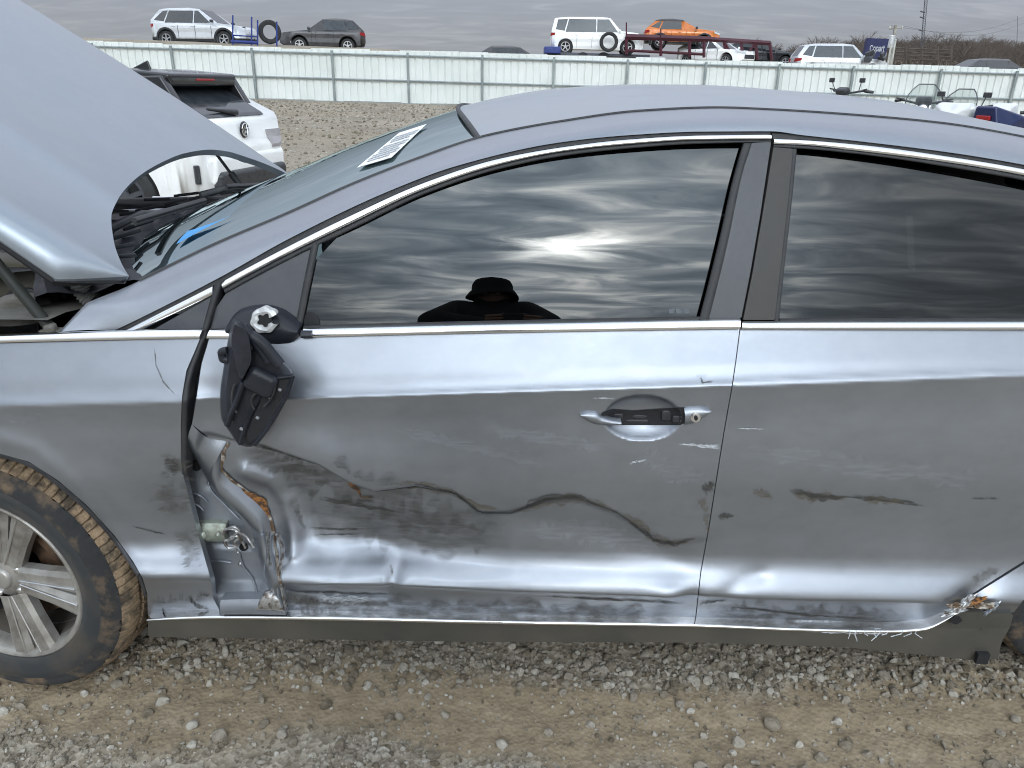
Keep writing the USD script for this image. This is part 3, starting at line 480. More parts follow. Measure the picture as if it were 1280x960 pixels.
# dashboard, interior, blue paper under the glass
dash = []
for y in np.linspace(0.1, 0.9, 12):
    i = int(y * 30); d0, d1 = WS[i, 1] + [0.02, 0, -0.03], WS[i, 20] + [0.05, 0, -0.18]; dash.append([d0 + (d1 - d0) * t + [0, 0, -0.03 * math.sin(t * 3)] for t in np.linspace(0, 1, 6)])
obj('dashboard', grid(np.array(dash), flip=True), mat('dash_grey', (0.16, 0.18, 0.18), 0.6), car, 60)
c2_ = np.array([[(s, y) for s in np.linspace(0.0, 0.4, 81)] for y in np.linspace(0.02, 0.9, 89)]).reshape(-1, 2); p2_ = np.stack(proj(np.array([ws_at(*c) for c in c2_])), -1)
b4 = [c2_[np.argmin(((p2_ - q_) ** 2).sum(1))] for q_ in ((222, 308), (290, 272), (268, 281), (236, 292))]
bl = np.array([[ws_at(*((b4[0] * (1 - a) + b4[1] * a) * (1 - b) + (b4[3] * (1 - a) + b4[2] * a) * b)) for b in np.linspace(0, 1, 5)] for a in np.linspace(0, 1, 12)]) + [-0.002, -0.001, 0.006]
obj('blue_paper', grid(bl, flip=True), mat('blue_paper', (0.05, 0.24, 0.50), 0.6), car)
cabin = cat(box((0.3, CXL, 0.55), (2.6, 1.5, 0.5)), box((0.5, CXL, 0.28), (3.0, 1.5, 0.16)))
obj('cabin_floor', cabin, DARK, car)
SEAT = mat('grey_seat_cloth', (0.09, 0.09, 0.09), 0.9)
for sx in (0.28, 1.2):
    for sy in (0.55, 1.31):
        s_ = obj('seat', cat(rbox((sx + 0.06, sy, 0.98), (0.16, 0.46, 0.55), 0.06, ry=-0.25)), SEAT, car, 50); obj('headrest', rbox((sx + 0.16, sy, 1.29), (0.09, 0.26, 0.16), 0.04, ry=-0.2), SEAT, s_, 50)
an = np.linspace(0, 2 * np.pi, 33)[:-1]
obj('steering_wheel', tube(np.stack([-0.22 - 0.07 * np.sin(an), 0.55 + 0.18 * np.cos(an), 1.0 + 0.17 * np.sin(an)], -1), 0.014, 8, True), BLACKP, car, 60)
obj('far_side_panel', cat(box((0.2, 2 * CXL - 0.03, 0.58), (2.9, 0.04, 0.75))), PAINT, car)
obj('far_side_window', grid(np.stack([C1[20:] * [1, -1, 1] + [0, 2 * CXL + 0.012, 0], np.stack([C1[20:, 0], 0 * C1[20:, 0] + 2 * CXL - 0.08, 0 * C1[20:, 0] + 0.97], -1)])), GLASS, car)
# ---- door handle: grip broken off
obj('handle_slot', patch(slot, door_surf, -0.0015, 0.005), DARK, door)
obj('handle_carrier', cat(*[rbox(on(door_surf, np.array(px_), np.array(py_)) + [0, 0.004, 0], s_, 0.003) for px_, py_, s_ in ((800, 521, (0.10, 0.012, 0.010)), (790, 526, (0.07, 0.014, 0.008)), (835, 519, (0.028, 0.016, 0.024)), (846, 523, (0.02, 0.02, 0.016)), (770, 520, (0.03, 0.014, 0.012)))]), BLACKP, door, 40)
obj('handle_end', strip([(725, 516), (735, 513.5), (744, 514), (752, 519), (776, 524)], [(726, 518), (734, 525.5), (745, 530), (758, 531), (776, 530.5)], body, -0.001, 0.010, 40, 8), PAINT, door, 50)
cap = obj('handle_end', strip([(855, 509), (872, 507.5), (887, 511)], [(855, 531), (868, 528.5), (888, 513)], body, 0.0, 0.012, 40, 8), PAINT, door, 50)
obj('key_cylinder', disc(868, 519, 6.2, 6, body, -0.0125, 24, 0.002), CHROME, door, 40); obj('key_slot', disc(868, 519, 2.4, 3.2, body, -0.0155, 16, 0.0005), DARK, door)
# ---- broken wing mirror hanging from its mount
mat('hinge_grey', (0.2, 0.2, 0.2), 0.5); MP = mat('mirror_plastic', (0.009, 0.010, 0.013), 0.36, spec=0.35, color2=(0.018, 0.019, 0.024), vscale=14, bump=0.1, bscale=250)
mount = obj('mirror_mount', strip([(288, 404), (302, 386), (330, 381), (352, 386), (368, 396), (378, 404)], [(292, 412), (305, 420), (325, 428), (350, 429), (368, 426), (378, 414)], lambda x, z: green(x, np.maximum(z, 0.985)) + 0.0, -0.018, 0.022, 40, 10, 0.06), MP, door, 50)
MS = lambda x, z: green(x, np.maximum(z, 0.985)) - 0.046
an = np.linspace(0.3, 2 * np.pi - 0.5, 40); ro = 17 + 0.8 * np.sin(7 * an); ri = 8.5 + 1.6 * np.sin(5 * an + 1)
ring = [on(MS, 331 + r_ * np.cos(an), 400 + 0.93 * r_ * np.sin(an)) + [0, o_, 0] for r_, o_ in ((ro, 0.012), (ro, -0.004), ((ro + ri) / 2, -0.008), (ri, -0.004), (ri, 0.012))]
obj('mount_ring', grid(np.stack(ring), flip=True), mat('cast_alloy', (0.62, 0.62, 0.60), 0.45, 0.5, color2=(0.42, 0.41, 0.40), vscale=70), mount, 40)
obj('mount_socket', disc(331, 400, 9.5, 8.5, MS, -0.001, 20), DARK, mount)
def mplate(y): return lambda x, z: y + 0 * x
def shell(loops, m, name, parent, sm=35, close=True):
    """closed loops at different depths joined into a shell: [(outline, y), ...]."""
    R_ = []
    for pts, y in loops:
        t = smooth_trace(list(pts) + [pts[0]], 61); R_.append(at_y(t[:, 0], t[:, 1], y))
    me = grid(np.stack(R_), flip=False)
    for e in ((0, -1) if close else (0,)):
        L_ = R_[e]; c = L_.mean(0); k = len(L_); me = cat(me, trimesh.Trimesh(np.vstack([L_, c]), [[i, i + 1, k] if e else [i + 1, i, k] for i in range(k - 1)], process=False))
    trimesh.repair.fix_normals(me); return obj(name, me, m, parent, sm)
def sc(pts, k, dx=0, dy=0):
    p = np.array(pts, float); c = p.mean(0); return (p - c) * k + c + [dx, dy]
house = [(291, 398), (300, 402), (313, 412), (330, 424), (340, 437), (352, 450), (366, 468), (356, 490), (340, 520), (326, 546), (312, 559), (300, 556), (287, 540), (276, 520), (275, 495), (279, 462), (284, 430)]
mh = shell([(sc(house, 0.72, 4), 0.015), (sc(house, 0.97, 2), -0.005), (house, -0.05), (sc(house, 0.96), -0.085), (sc(house, 0.80), -0.105)], MP, 'mirror_housing', car)
obj('housing_lip', tube(at_y(*smooth_trace([(300, 555), (318, 508), (330, 488), (340, 474), (366, 470), (362, 484), (344, 520), (318, 556)], 50).T, -0.108), 0.005, 6), MP, mh, 60)
hole = [(338, 476), (350, 471), (364, 471), (358, 486), (342, 516), (326, 543), (312, 553), (309, 545), (318, 520), (330, 492)]
obj('mirror_opening', patch(hole, mplate(-0.106), -0.004, 0.008), DARK, mh)
fin = [(292, 400), (308, 410), (314, 428), (316, 450), (308, 470), (302, 480), (293, 452), (287, 425)]
shell([(fin, -0.09), (sc(fin, 0.85), -0.135)], MP, 'housing_panel', mh)
obj('housing_fin', tube(at_y(*smooth_trace([(304, 478), (296, 500), (288, 520), (284, 532)], 20).T, -0.118), 0.006, 6), MP, mh, 60)
for pts, r_ in (([(304, 408), (312, 418), (326, 436), (336, 452)], 0.010), ([(314, 420), (328, 430), (340, 444), (350, 456)], 0.012), ([(298, 404), (308, 418), (314, 436)], 0.007)):
    obj('pivot_arm', tube(at_y(*smooth_trace(pts, 24).T, -0.11), r_, 8), MP, mh, 60)
obj('housing_rib', rbox(at_y(326, 478, -0.115), (0.06, 0.02, 0.05), 0.012, ry=0.5), MP, mh, 40)
obj('housing_clip', tube(at_y(*smooth_trace([(284, 438), (277, 441), (279, 449), (286, 450)], 20).T, -0.09), 0.008, 8), MP, mh, 60)
for p in ((350, 487), (338, 497), (322, 522), (302, 536)): obj('housing_screw', rbox(at_y(*p, -0.111), (0.007, 0.008, 0.005), 0.002, ry=0.6), mats['hinge_grey'], mh)
for pts in ([(318, 470), (322, 486), (314, 500), (318, 512)], [(336, 470), (344, 480), (340, 496), (330, 508)], [(294, 480), (290, 500), (296, 516)]):
    obj('mirror_wire', tube(at_y(*smooth_trace(pts, 20).T, -0.118), 0.0026, 6), RUBBER, mh, 60)
obj('mirror_gasket', strip([(380, 396), (386, 390), (396, 394), (400, 408)], [(380, 410), (386, 410), (394, 410), (400, 410)], lambda x, z: green(x, np.maximum(z, 0.985)) + 0.006, 0, 0.002, 20), DARK, door)
# ---- scuffs, scratches and tears; some dirt ribbons also paint in shade
S1 = scuff('dark_scuff', (0.020, 0.018, 0.014), 0.30, 0.62, 60, (0.6, 0.6, 3.2), most=0.9); S2 = scuff('brown_scuff', (0.06, 0.047, 0.030), 0.36, 0.72, 48, (0.6, 0.6, 3.0), most=0.8); S6 = scuff('soft_grime', (0.03, 0.026, 0.02), 0.35, 0.75, 30, (0.6, 0.6, 3.2), most=0.52); S3 = scuff('pale_scratch', (0.55, 0.57, 0.60), 0.40, 0.55, 120, (1, 1, 2), 0.3, 0.4); S4 = scuff('mud_smear', (0.04, 0.034, 0.027), 0.38, 0.8, 30, (1, 1, 1.2), most=0.8); S5 = scuff('grey_rub', (0.22, 0.225, 0.24), 0.40, 0.8, 40, (0.5, 0.5, 3), most=0.22)  # the grime and mud tones serve real dirt and painted shade alike
marks = [(door, S1, [(290, 548), (330, 558), (400, 579), (440, 602), (470, 612), (520, 607), (566, 614)], [10, 6, 5, 4, 3, 6, 4]), (door, S2, [(478, 606), (520, 606), (560, 612), (596, 632), (640, 641)], [3, 11, 9, 7, 4]),
         (door, S2, [(630, 640), (660, 636), (684, 624), (720, 622), (750, 632), (772, 642)], [3, 8, 13, 15, 11, 4]), (door, S1, [(655, 640), (662, 626), (690, 618), (725, 620), (746, 632)], [2, 4, 4, 5, 2]),
         (door, S2, [(770, 640), (796, 650), (815, 672), (835, 682), (868, 672), (872, 668)], [3, 8, 12, 14, 8, 3]), (door, S1, [(800, 655), (818, 676), (845, 680), (870, 672)], [2, 4, 5, 2]),
         (door, S1, [(878, 616), (884, 610), (893, 603)], [10, 14, 5]), (door, S2, [(875, 622), (882, 640), (886, 668)], [10, 8, 4]), (door, S6, [(366, 622), (374, 644), (382, 664)], [12, 9, 3]), (door, S6, [(320, 572), (400, 600), (500, 632), (600, 652), (640, 655)], [30, 50, 58, 44, 14]), (door, S6, [(372, 628), (440, 650), (540, 668), (640, 672)], [26, 56, 60, 24]), (door, S1, [(400, 622), (440, 630), (500, 640)], [6, 5, 2]), (door, S5, [(640, 660), (740, 664), (840, 690)], [16, 30, 16]),  # wide ribbons in the hollow: rub marks, with dent shade painted in
         (door, S1, [(386, 660), (440, 661), (470, 660)], [3, 2.5, 1.5]), (door, S1, [(392, 668), (450, 667)], [2, 1.5]), (door, S6, [(300, 562), (360, 584), (430, 608)], [26, 24, 8]),
         (door, S1, [(360, 738), (430, 741), (500, 743)], [3, 3, 2]), (door, S1, [(662, 744), (760, 749), (862, 754)], [2, 3, 3]), (door, S4, [(356, 752), (400, 756), (440, 757)], [18, 14, 6]), (door, S3, [(395, 745), (430, 750), (470, 749)], [14, 12, 4]),
         (door, S3, [(740, 497), (768, 498)], [2, 2]), (door, S3, [(848, 555), (880, 557), (900, 559)], [2, 4, 7]), (door, S3, [(786, 579), (808, 574)], [3, 2]), (door, S5, [(600, 533), (690, 550), (770, 560)], [14, 18, 10]), (door, S5, [(480, 535), (560, 550), (700, 585)], [10, 16, 12]), (door, S5, [(790, 560), (840, 590), (890, 600)], [20, 26, 16]),
         (door, S1, [(876, 470), (878, 478), (892, 476)], [3, 2, 3]), (door, S5, [(870, 466), (884, 472)], [10, 8]), (door, S2, [(488, 704), (492, 722)], [4, 2]),
         (door, S6, [(360, 756), (640, 762), (866, 768)], [26, 22, 20]), (door, S4, [(358, 758), (640, 765), (866, 770)], [30, 26, 24]), (rdoor, S6, [(880, 766), (1000, 771), (1150, 772)], [26, 28, 20]), (rdoor, S4, [(878, 769), (1000, 774), (1140, 775)], [28, 28, 22]), (fend, S6, [(188, 758), (262, 758)], [28, 26]), (rdoor, S2, [(940, 614), (952, 617), (966, 624)], [6, 10, 4]), (rdoor, S1, [(986, 613), (1004, 616), (1020, 622), (1058, 622)], [4, 8, 8, 3]), (rdoor, S1, [(1064, 618), (1090, 624), (1120, 625), (1158, 633)], [6, 6, 5, 2]), (rdoor, S2, [(986, 614), (1010, 620), (1060, 621)], [10, 14, 6]), (rdoor, S2, [(1080, 622), (1130, 628)], [14, 6]),  # strip above the sill: dirt, darkened further to paint in the shade there
         (door, S1, [(440, 603), (470, 613), (520, 606), (566, 615), (600, 640), (640, 641), (684, 624), (722, 621), (772, 641), (815, 673), (845, 680), (872, 671)], [3, 2.5, 3.5, 2.5, 3, 2, 3.5, 4, 2.5, 4, 3.5, 2]), (rdoor, S1, [(986, 614), (1020, 621), (1060, 621), (1100, 625), (1158, 633)], [2, 3, 2, 3, 1.5]), (rdoor, S1, [(898, 648), (906, 644), (918, 645)], [8, 7, 2]), (rdoor, S1, [(1212, 623), (1250, 623)], [2, 2]), (rdoor, S3, [(922, 535), (955, 536)], [1.5, 1.2]), (rdoor, S5, [(920, 560), (1080, 585), (1240, 600)], [20, 26, 20]), (rdoor, S1, [(873, 755), (890, 752), (908, 750)], [3, 3, 2]),
         (rdoor, S3, [(975, 775), (1010, 775.5), (1078, 777.5)], [2, 2.2, 1.2]), (rdoor, S4, [(1215, 725), (1235, 716), (1250, 712)], [12, 12, 6]), (rdoor, S1, [(905, 757), (1000, 768), (1100, 774)], [2, 3, 2]),
         (fend, S4, [(214, 572), (222, 592), (216, 620), (220, 648)], [26, 36, 44, 30]), (fend, S1, [(206, 572), (214, 580), (222, 592)], [6, 16, 12]), (fend, S2, [(200, 568), (214, 572), (224, 580)], [3, 10, 6]), (fend, S4, [(228, 660), (236, 690), (246, 720)], [30, 24, 18]), (fend, S1, [(164, 657), (190, 664), (210, 668)], [1.5, 2, 1]), (fend, S1, [(236, 745), (244, 756), (262, 762)], [3, 4, 3]), (fend, S1, [(250, 742), (262, 744)], [4, 3]), (fend, S1, [(193, 432), (195, 456), (205, 478), (220, 494)], [0.8, 1.6, 1.8, 1]), (fend, S5, [(0, 520), (30, 524), (60, 518)], [8, 10, 4])]
for k, (par, ma, pts, w) in enumerate(marks):
    sf = door_surf if par == door else dented if par == rdoor else fender_surf
    obj('scrape_mark', ribbon(pts, w, sf, -0.0013 - 0.0002 * (k % 4) - 0.0006 * (max(w) >= 16), 180 if max(w) >= 16 else 70, 0.55, k, 20 if max(w) >= 16 else 7), ma, par)
# torn sill at the rear corner
for k, (p, s_) in enumerate((((1192, 764), 10), ((1200, 757), 8), ((1208, 752), 9), ((1218, 752), 8), ((1230, 757), 8), ((1240, 760), 7))):
    q = on(lambda x, z: np.zeros_like(x) + 0.0, np.array(float(p[0])), np.array(float(p[1]))); me = trimesh.creation.icosphere(2, s_ / 480.0)
    me.vertices = me.vertices * [1.5, 0.4, 0.42] * (0.25 + 1.3 * meshkit.noise(me.vertices * 420 + 7 * k)[:, None]); me.apply_transform(trimesh.transformations.rotation_matrix(-0.5 + 0.5 * math.sin(k * 2.1), (0, 1, 0))); me.apply_translation(q); obj('torn_metal', me, [BARE, mats['rusty_steel'], BARE, RUST, mats['rusty_steel'], PAINT][k], quarter)
obj('sill_hole', patch([(1186, 768), (1196, 766), (1200, 772), (1192, 777), (1184, 774)], rock, -0.012, 0.01), DARK, rocker)
for k in range(9):
    x_ = 1062 + k * 11 + RNG.normal(0, 4); obj('peeled_strand', tube(on(lambda x, z: np.zeros_like(x) - 0.006, *trace([(x_, 788), (x_ + RNG.normal(0, 3), 792), (x_ + RNG.normal(0, 6), 792 + abs(RNG.normal(0, 7)))], 8).T), 0.0012, 4), S3, rocker)
obj('scrape_mark', ribbon([(1010, 786), (1060, 788), (1130, 788)], [5, 7, 6], lambda x, z: rock(x, z) - 0.004, -0.006, 60, 0.8, 77), S3, rocker)
# ---- hood, standing open
rear = smooth_trace([(161, 344.5), (150, 325), (142, 300), (139, 272), (147, 250), (169, 224), (206, 201), (233, 191), (263, 187), (283, 189), (307, 196), (337, 207), (362, 219)], 60)
yv = 0.20 + (1.66 - 0.20) * np.interp(np.linspace(0, 1, 60), [0, 0.30, 0.42, 0.62, 0.8, 1.0], [0, 0.22, 0.42, 0.66, 0.83, 1.0])
HR = at_y(rear[:, 0], rear[:, 1], yv)
sl = math.radians(35.5); hd = np.array([-math.cos(sl), 0, math.sin(sl)]); HL = 1.15
w = (yv - 0.2) / 1.46
rows = []
for u_ in np.linspace(0, 1, 40):
    e = HR + hd * HL * u_
    e[:, 1] += (0.5 - w) * 0.10 * u_ ** 2
    e[:, 2] -= 0.05 * u_ ** 2 * (np.abs(2 * w - 1) ** 2)
    rows.append(e)
HB = np.stack(rows)                                      # u, v, 3
# the near and far edges roll down
def roll(edge, sgn):
    out = []
    for t in np.linspace(0.12, 1, 9):
        a_ = t * math.radians(80); r_ = 0.075; nrm = np.array([math.sin(sl), 0, math.cos(sl)])
        uu = np.linspace(0, 1, 40)[:, None]; k = 0.25 + 0.75 * sstep(0.0, 0.10, uu)
        out.append(edge + sgn * np.array([0, 1, 0]) * r_ * 0.62 * math.sin(a_) - nrm * r_ * (1 - math.cos(a_)) * k + hd * 0.115 * t * (1 - uu) ** 3)
    return out
Q0, Q1, Q2 = at_y(161, 345.5, 0.20), at_y(71, 350, 0.135), at_y(0, 300, 0.13)
qd = (Q2 - Q1) / np.linalg.norm(Q2 - Q1); uu = np.linspace(0, 1, 40)[:, None]
Q = np.where(uu < 0.10, Q0 + (Q1 - Q0) * (uu / 0.10), Q1 + qd * (uu - 0.10) * HL * 0.98)
nearr = []
for t in np.linspace(0.1, 1, 10):
    ct = HB[:, 0] * 0.45 + Q * 0.55 + np.array([0, -0.035, 0.035]) * np.clip(uu / 0.1, 0, 1); nearr.append((1 - t) ** 2 * HB[:, 0] + 2 * t * (1 - t) * ct + t * t * Q)
farr = roll(HB[:, -1], 1)
H = np.stack(nearr[::-1] + [HB[:, j] for j in range(60)] + farr)   # v, u, 3
nrm = np.array([math.sin(sl), 0, math.cos(sl)])
under = H - nrm * 0.022; under[0] += [0, 0.01, 0]
hood = obj('hood', cat(grid(H, flip=True), grid(np.stack([H[0], under[0]]), flip=False), grid(np.stack([H[:, 0], under[:, 0]]), flip=True), grid(np.stack([H[-1], under[-1]]), flip=True)), paint('hood_paint', (0.272, 0.303, 0.335), 0.85, 0.36, 0.3, (0.25, 0.25, 0.26)), car, 45)
obj('hood_lining', grid(under), DARK, hood)
# ---- engine bay
BAY = mat('engine_bay_metal', (0.16, 0.15, 0.13), 0.55, 0.2, color2=(0.075, 0.065, 0.05), vscale=9, bump=0.1, bscale=120)
APRON = mat('dusty_apron', (0.10, 0.095, 0.08), 0.6, color2=(0.055, 0.05, 0.042), vscale=10)
bay = obj('inner_apron', cat(grid(np.array([[(x, y, z) for x in np.linspace(-2.0, -1.0, 20)] for y, z in ((0.09, 0.985), (0.16, 0.982), (0.24, 0.97), (0.36, 0.955), (0.42, 0.88), (0.44, 0.4))]))), APRON, car, 40)
obj('engine_bay_floor', box((-1.5, CXL, 0.5), (1.1, 1.4, 0.05)), DARK, car)
tower = at_z(26, 381, 0.965)
obj('strut_tower', lathe([(0.0, tower[2] + 0.022), (0.038, tower[2] + 0.020), (0.048, tower[2] + 0.010), (0.06, tower[2] + 0.006), (0.075, tower[2] - 0.03)], 40, 'z'), BAY, car, 50).GetName()
UsdGeom.Xformable(stage.GetPrimAtPath(str(car.GetPath()) + '/strut_tower')).AddTranslateOp().Set(Gf.Vec3d(float(tower[0]), float(tower[1]), 0))
tw = stage.GetPrimAtPath(str(car.GetPath()) + '/strut_tower')
obj('tower_nut', lathe([(0, tower[2] + 0.034), (0.010, tower[2] + 0.033), (0.011, tower[2] + 0.015)], 12, 'z'), BAY, tw)
st0, st1 = at_y(63, 410, 0.11), at_y(-60, 262, 0.20)
gs = obj('gas_strut', tube([st0, st0 + (st1 - st0) * 0.72], 0.0125, 12), mat('strut_black', (0.016, 0.017, 0.014), 0.5, 0.0, spec=0.3, color2=(0.028, 0.027, 0.022)), car, 60); obj('strut_rod', tube([st0 + (st1 - st0) * 0.7, st1], 0.006, 10), CHROME, gs, 60)
obj('strut_bracket', cat(box(st0 + [0, 0.01, -0.012], (0.05, 0.03, 0.012)), rbox(st0, (0.024, 0.024, 0.024), 0.008)), BAY, gs)
f0, f1, fm = at_y(322, 262, 1.55), at_y(264, 184, 1.5), at_y(288, 216, 1.52)
fs = obj('gas_strut', tube([f0, fm], 0.013, 10), BLACKP, car, 60); obj('strut_rod', tube([fm, f1], 0.006, 8), BLACKP, fs, 60)
hr = smooth_trace([(86, 330), (70, 350), (66, 372), (74, 392)], 60); hp = at_y(hr[:, 0], hr[:, 1], 0.34); obj('ribbed_hose', tube(hp, 0.028 + 0.003 * np.sin(np.arange(60) * 1.6), 12), BLACKP, car, 60)
hg = smooth_trace([(88, 345), (98, 352), (106, 366), (116, 376)], 50); obj('grey_hose', tube(at_y(hg[:, 0], hg[:, 1], 0.26), 0.022 + 0.002 * np.sin(np.arange(50) * 1.3), 12), mat('hose_grey', (0.16, 0.155, 0.145), 0.6), car, 60)
obj('fuse_box', rbox(at_y(22, 322, 0.85), (0.24, 0.18, 0.10), 0.02, rz=0.2), BLACKP, car, 40)
obj('engine_cover', rbox((-1.68, 0.98, 0.93), (0.50, 0.7, 0.10), 0.04), BLACKP, car, 40)
obj('bulkhead_cover', grid(np.array([[(-1.12 - 0.42 * t - 0.14 * math.sin(math.pi * (y - 0.25) / 1.36), y, 1.0 - 0.035 * t + 0.010 * math.sin(y * 31) * math.sin(9 * t)) for t in np.linspace(0, 1, 9)] for y in np.linspace(0.45, 1.66, 40)])), mat('bay_black', (0.006, 0.006, 0.008), 0.6, spec=0.3), car, 30)
obj('washer_tank', rbox(at_y(40, 350, 0.62), (0.26, 0.16, 0.12), 0.03, rz=0.3, ry=0.15), mat('olive_plastic', (0.10, 0.09, 0.065), 0.55), car, 40)
obj('brake_reservoir', cat(rbox(at_y(104, 356, 0.85), (0.14, 0.12, 0.12), 0.03), lathe([(0.0, 0.07), (0.035, 0.068), (0.04, 0.03)], 24, 'z').apply_translation(at_y(96, 350, 0.85))), BLACKP, car, 40)
for k, pts in enumerate(([(70, 395), (84, 402), (96, 396), (100, 380)], [(30, 300), (60, 330), (90, 340)], [(0, 380), (30, 362), (62, 372), (84, 386)], [(75, 372), (82, 378), (80, 392)])):
    t = smooth_trace(pts, 20); obj('wiring', tube(at_y(t[:, 0], t[:, 1], 0.40 + 0.06 * k), 0.007 + 0.003 * (k % 2), 8), BLACKP, car, 60)
# cowl panel under the windscreen, with wiper arms
rows = []
for i in range(31):
    p0 = WS[i, 1] + [0.0, 0, -0.004]; rr_ = []
    for t in np.linspace(0, 1, 10): rr_.append(p0 + np.array([-0.26, 0, -0.045]) * t + [0, 0, 0.022 * math.sin(t * 9) * (0.4 + 0.6 * math.sin(i * 1.7))])
    rows.append(rr_)
COWL = mat('cowl_plastic', (0.007, 0.008, 0.011), 0.5, spec=0.3, color2=(0.016, 0.016, 0.018), vscale=30)
cowl = obj('cowl_panel', grid(np.array(rows), flip=False), COWL, car, 25)
obj('bulkhead', grid(np.array([[r_[-1] for r_ in rows], [r_[-1] + np.array([-0.04, 0, -0.35]) for r_ in rows]])), DARK, car)
for k in range(26):
    y = 0.10 + 0.031 * k; i = int(y * 30); p = WS[i, 1] + [-0.05 - 0.09 * (k % 3), 0, 0.012]; obj('cowl_vent', rbox(p, (0.09, 0.007, 0.010), 0.003, rz=0.9 - 0.35 + 0.25 * math.sin(k * 2.3), ry=0.2 * math.sin(k * 1.9)), COWL, cowl)
def wiper(a, b, c):
    g_ = obj('wiper_arm', tube([a, a * 0.5 + b * 0.5 + [0, 0, 0.02], b], [0.014, 0.010, 0.007], 8), BLACKP, car, 60)
    obj('wiper_blade', cat(tube([b * 1 + (c - b) * t + [0, 0, 0.012] for t in np.linspace(-1, 1, 12)], 0.008, 6), tube([b + (c - b) * t + [0, 0, 0.002] for t in np.linspace(-1, 1, 12)], 0.005, 4)), RUBBER, g_, 60)
wiper(ws_at(0.0, 0.28) + [-0.08, 0, 0.03], ws_at(0.06, 0.42) + [0, 0, 0.02], ws_at(0.03, 0.62) + [0, 0, 0.016])
wiper(ws_at(0.0, 0.72) + [-0.08, 0, 0.03], ws_at(0.07, 0.84) + [0, 0, 0.02], ws_at(0.05, 0.97) + [0, 0, 0.016])
t = smooth_trace([(266, 309), (290, 282), (320, 252), (346, 229), (362, 218)], 40)
obj('screen_trim', tube(at_y(t[:, 0], t[:, 1], np.linspace(0.30, 1.45, 40)), 0.007, 6), RUBBER, car, 60)
# far front fender with its chrome strip
obj('far_fender', cat(grid(np.array([[(x, y, z) for x in np.linspace(-2.0, -0.75, 12)] for y, z in ((1.58, 0.97), (1.70, 0.99), (1.78, 0.97), (1.84, 0.88), (1.85, 0.3))]))), PAINT, car, 40)
obj('bonnet_seal', tube([(-1.9, 1.60, 0.985), (-1.5, 1.60, 1.0), (-1.15, 1.60, 1.012), (-0.95, 1.60, 1.02)], 0.022, 8), RUBBER, car, 60)
obj('belt_moulding', tube([(-1.5, 1.73, 0.995), (-1.1, 1.73, 1.0), (-0.70, 1.71, 1.012)], 0.014, 8), CHROME, car, 60)
# ---- front wheel, steered a little
TYRE = mat('tyre_rubber', (0.020, 0.022, 0.024), 0.5, color2=(0.055, 0.045, 0.034), vscale=7, vlo=0.5, vhi=0.72, bump=0.1, bscale=200)
MUD = mat('muddy_tread', (0.25, 0.175, 0.105), 0.9, color2=(0.06, 0.045, 0.03), vscale=22, vlo=0.45, vhi=0.62, bump=0.5, bscale=120)
MUDS = mat('muddy_shoulder', (0.12, 0.082, 0.05), 0.9, color2=(0.020, 0.020, 0.020), vscale=16, vlo=0.30, vhi=0.50, bump=0.3, bscale=150)
ALLOY = mat('dirty_alloy', (0.36, 0.34, 0.31), 0.4, 0.65, 0.1, color2=(0.13, 0.11, 0.09), vscale=13, vlo=0.40, vhi=0.75)
RUSTD = mat('rusty_disc', (0.13, 0.075, 0.042), 0.8, 0.2, color2=(0.05, 0.035, 0.025), vscale=20)
HUB = np.array([-1.245, 0.055, 0.326])
wheel = UsdGeom.Xform.Define(stage, str(car.GetPath()) + '/front_wheel'); wheel.AddTranslateOp().Set(Gf.Vec3d(*HUB)); wheel.AddRotateZOp().Set(-9.0); wheel = wheel.GetPrim()
R_T = 0.334
def wv(an, r, h): return np.where((r > R_T - 0.012) & (h > 0.03), -0.009 * (np.abs(((an * 34 / np.pi + h * 26) % 1) - 0.5) > 0.36), 0.0)
prof = [(R_T - 0.012, 0.012), (R_T - 0.004, 0.026), (R_T, 0.040), (R_T + 0.001, 0.065), (R_T - 0.010, 0.067), (R_T - 0.010, 0.075), (R_T + 0.003, 0.077), (R_T + 0.003, 0.112), (R_T - 0.008, 0.114), (R_T - 0.008, 0.122), (R_T + 0.003, 0.124), (R_T + 0.002, 0.160), (R_T - 0.010, 0.162), (R_T - 0.010, 0.170), (R_T, 0.172), (R_T - 0.004, 0.20), (R_T - 0.02, 0.215)]
def lug(an, r, h):
    ph = (an * 90 / (2 * np.pi) + 2.5 * np.abs(h - 0.11)) % 1
    return np.where(ph < 0.2, -0.007, 0.0) + 0.004 * (meshkit.noise(np.stack([np.cos(an) * 9 + 0 * r, np.sin(an) * 9 + 0 * r, h * 40 + 0 * an], -1)) - 0.5)
tread = obj('tread', lathe(prof, 720, 'y', lug), MUD, wheel, 30)
obj('tyre_shoulder', lathe([(R_T - 0.052, -0.009), (R_T - 0.040, -0.008), (R_T - 0.028, -0.003), (R_T - 0.018, 0.004), (R_T - 0.012, 0.0125)], 200, 'y', lambda an, r, h: np.where((r > R_T - 0.022) & (((an * 36 / np.pi) % 1) < 0.16), -0.004, 0)), MUDS, wheel, 40)
tyre = obj('tyre', lathe([(0.222, 0.018), (0.224, 0.006), (0.232, -0.002), (0.244, -0.006), (0.262, -0.012), (R_T - 0.06, -0.0105), (R_T - 0.052, -0.009)], 160), TYRE, wheel, 60)
obj('tyre_back', lathe([(R_T - 0.02, 0.215), (0.26, 0.225), (0.2, 0.21)], 80), TYRE, wheel, 60)
rim = obj('rim', lathe([(0.196, 0.10), (0.203, 0.03), (0.209, 0.010), (0.214, 0.003), (0.222, 0.000), (0.227, 0.004), (0.2275, 0.012), (0.222, 0.02)], 120), ALLOY, wheel, 50)
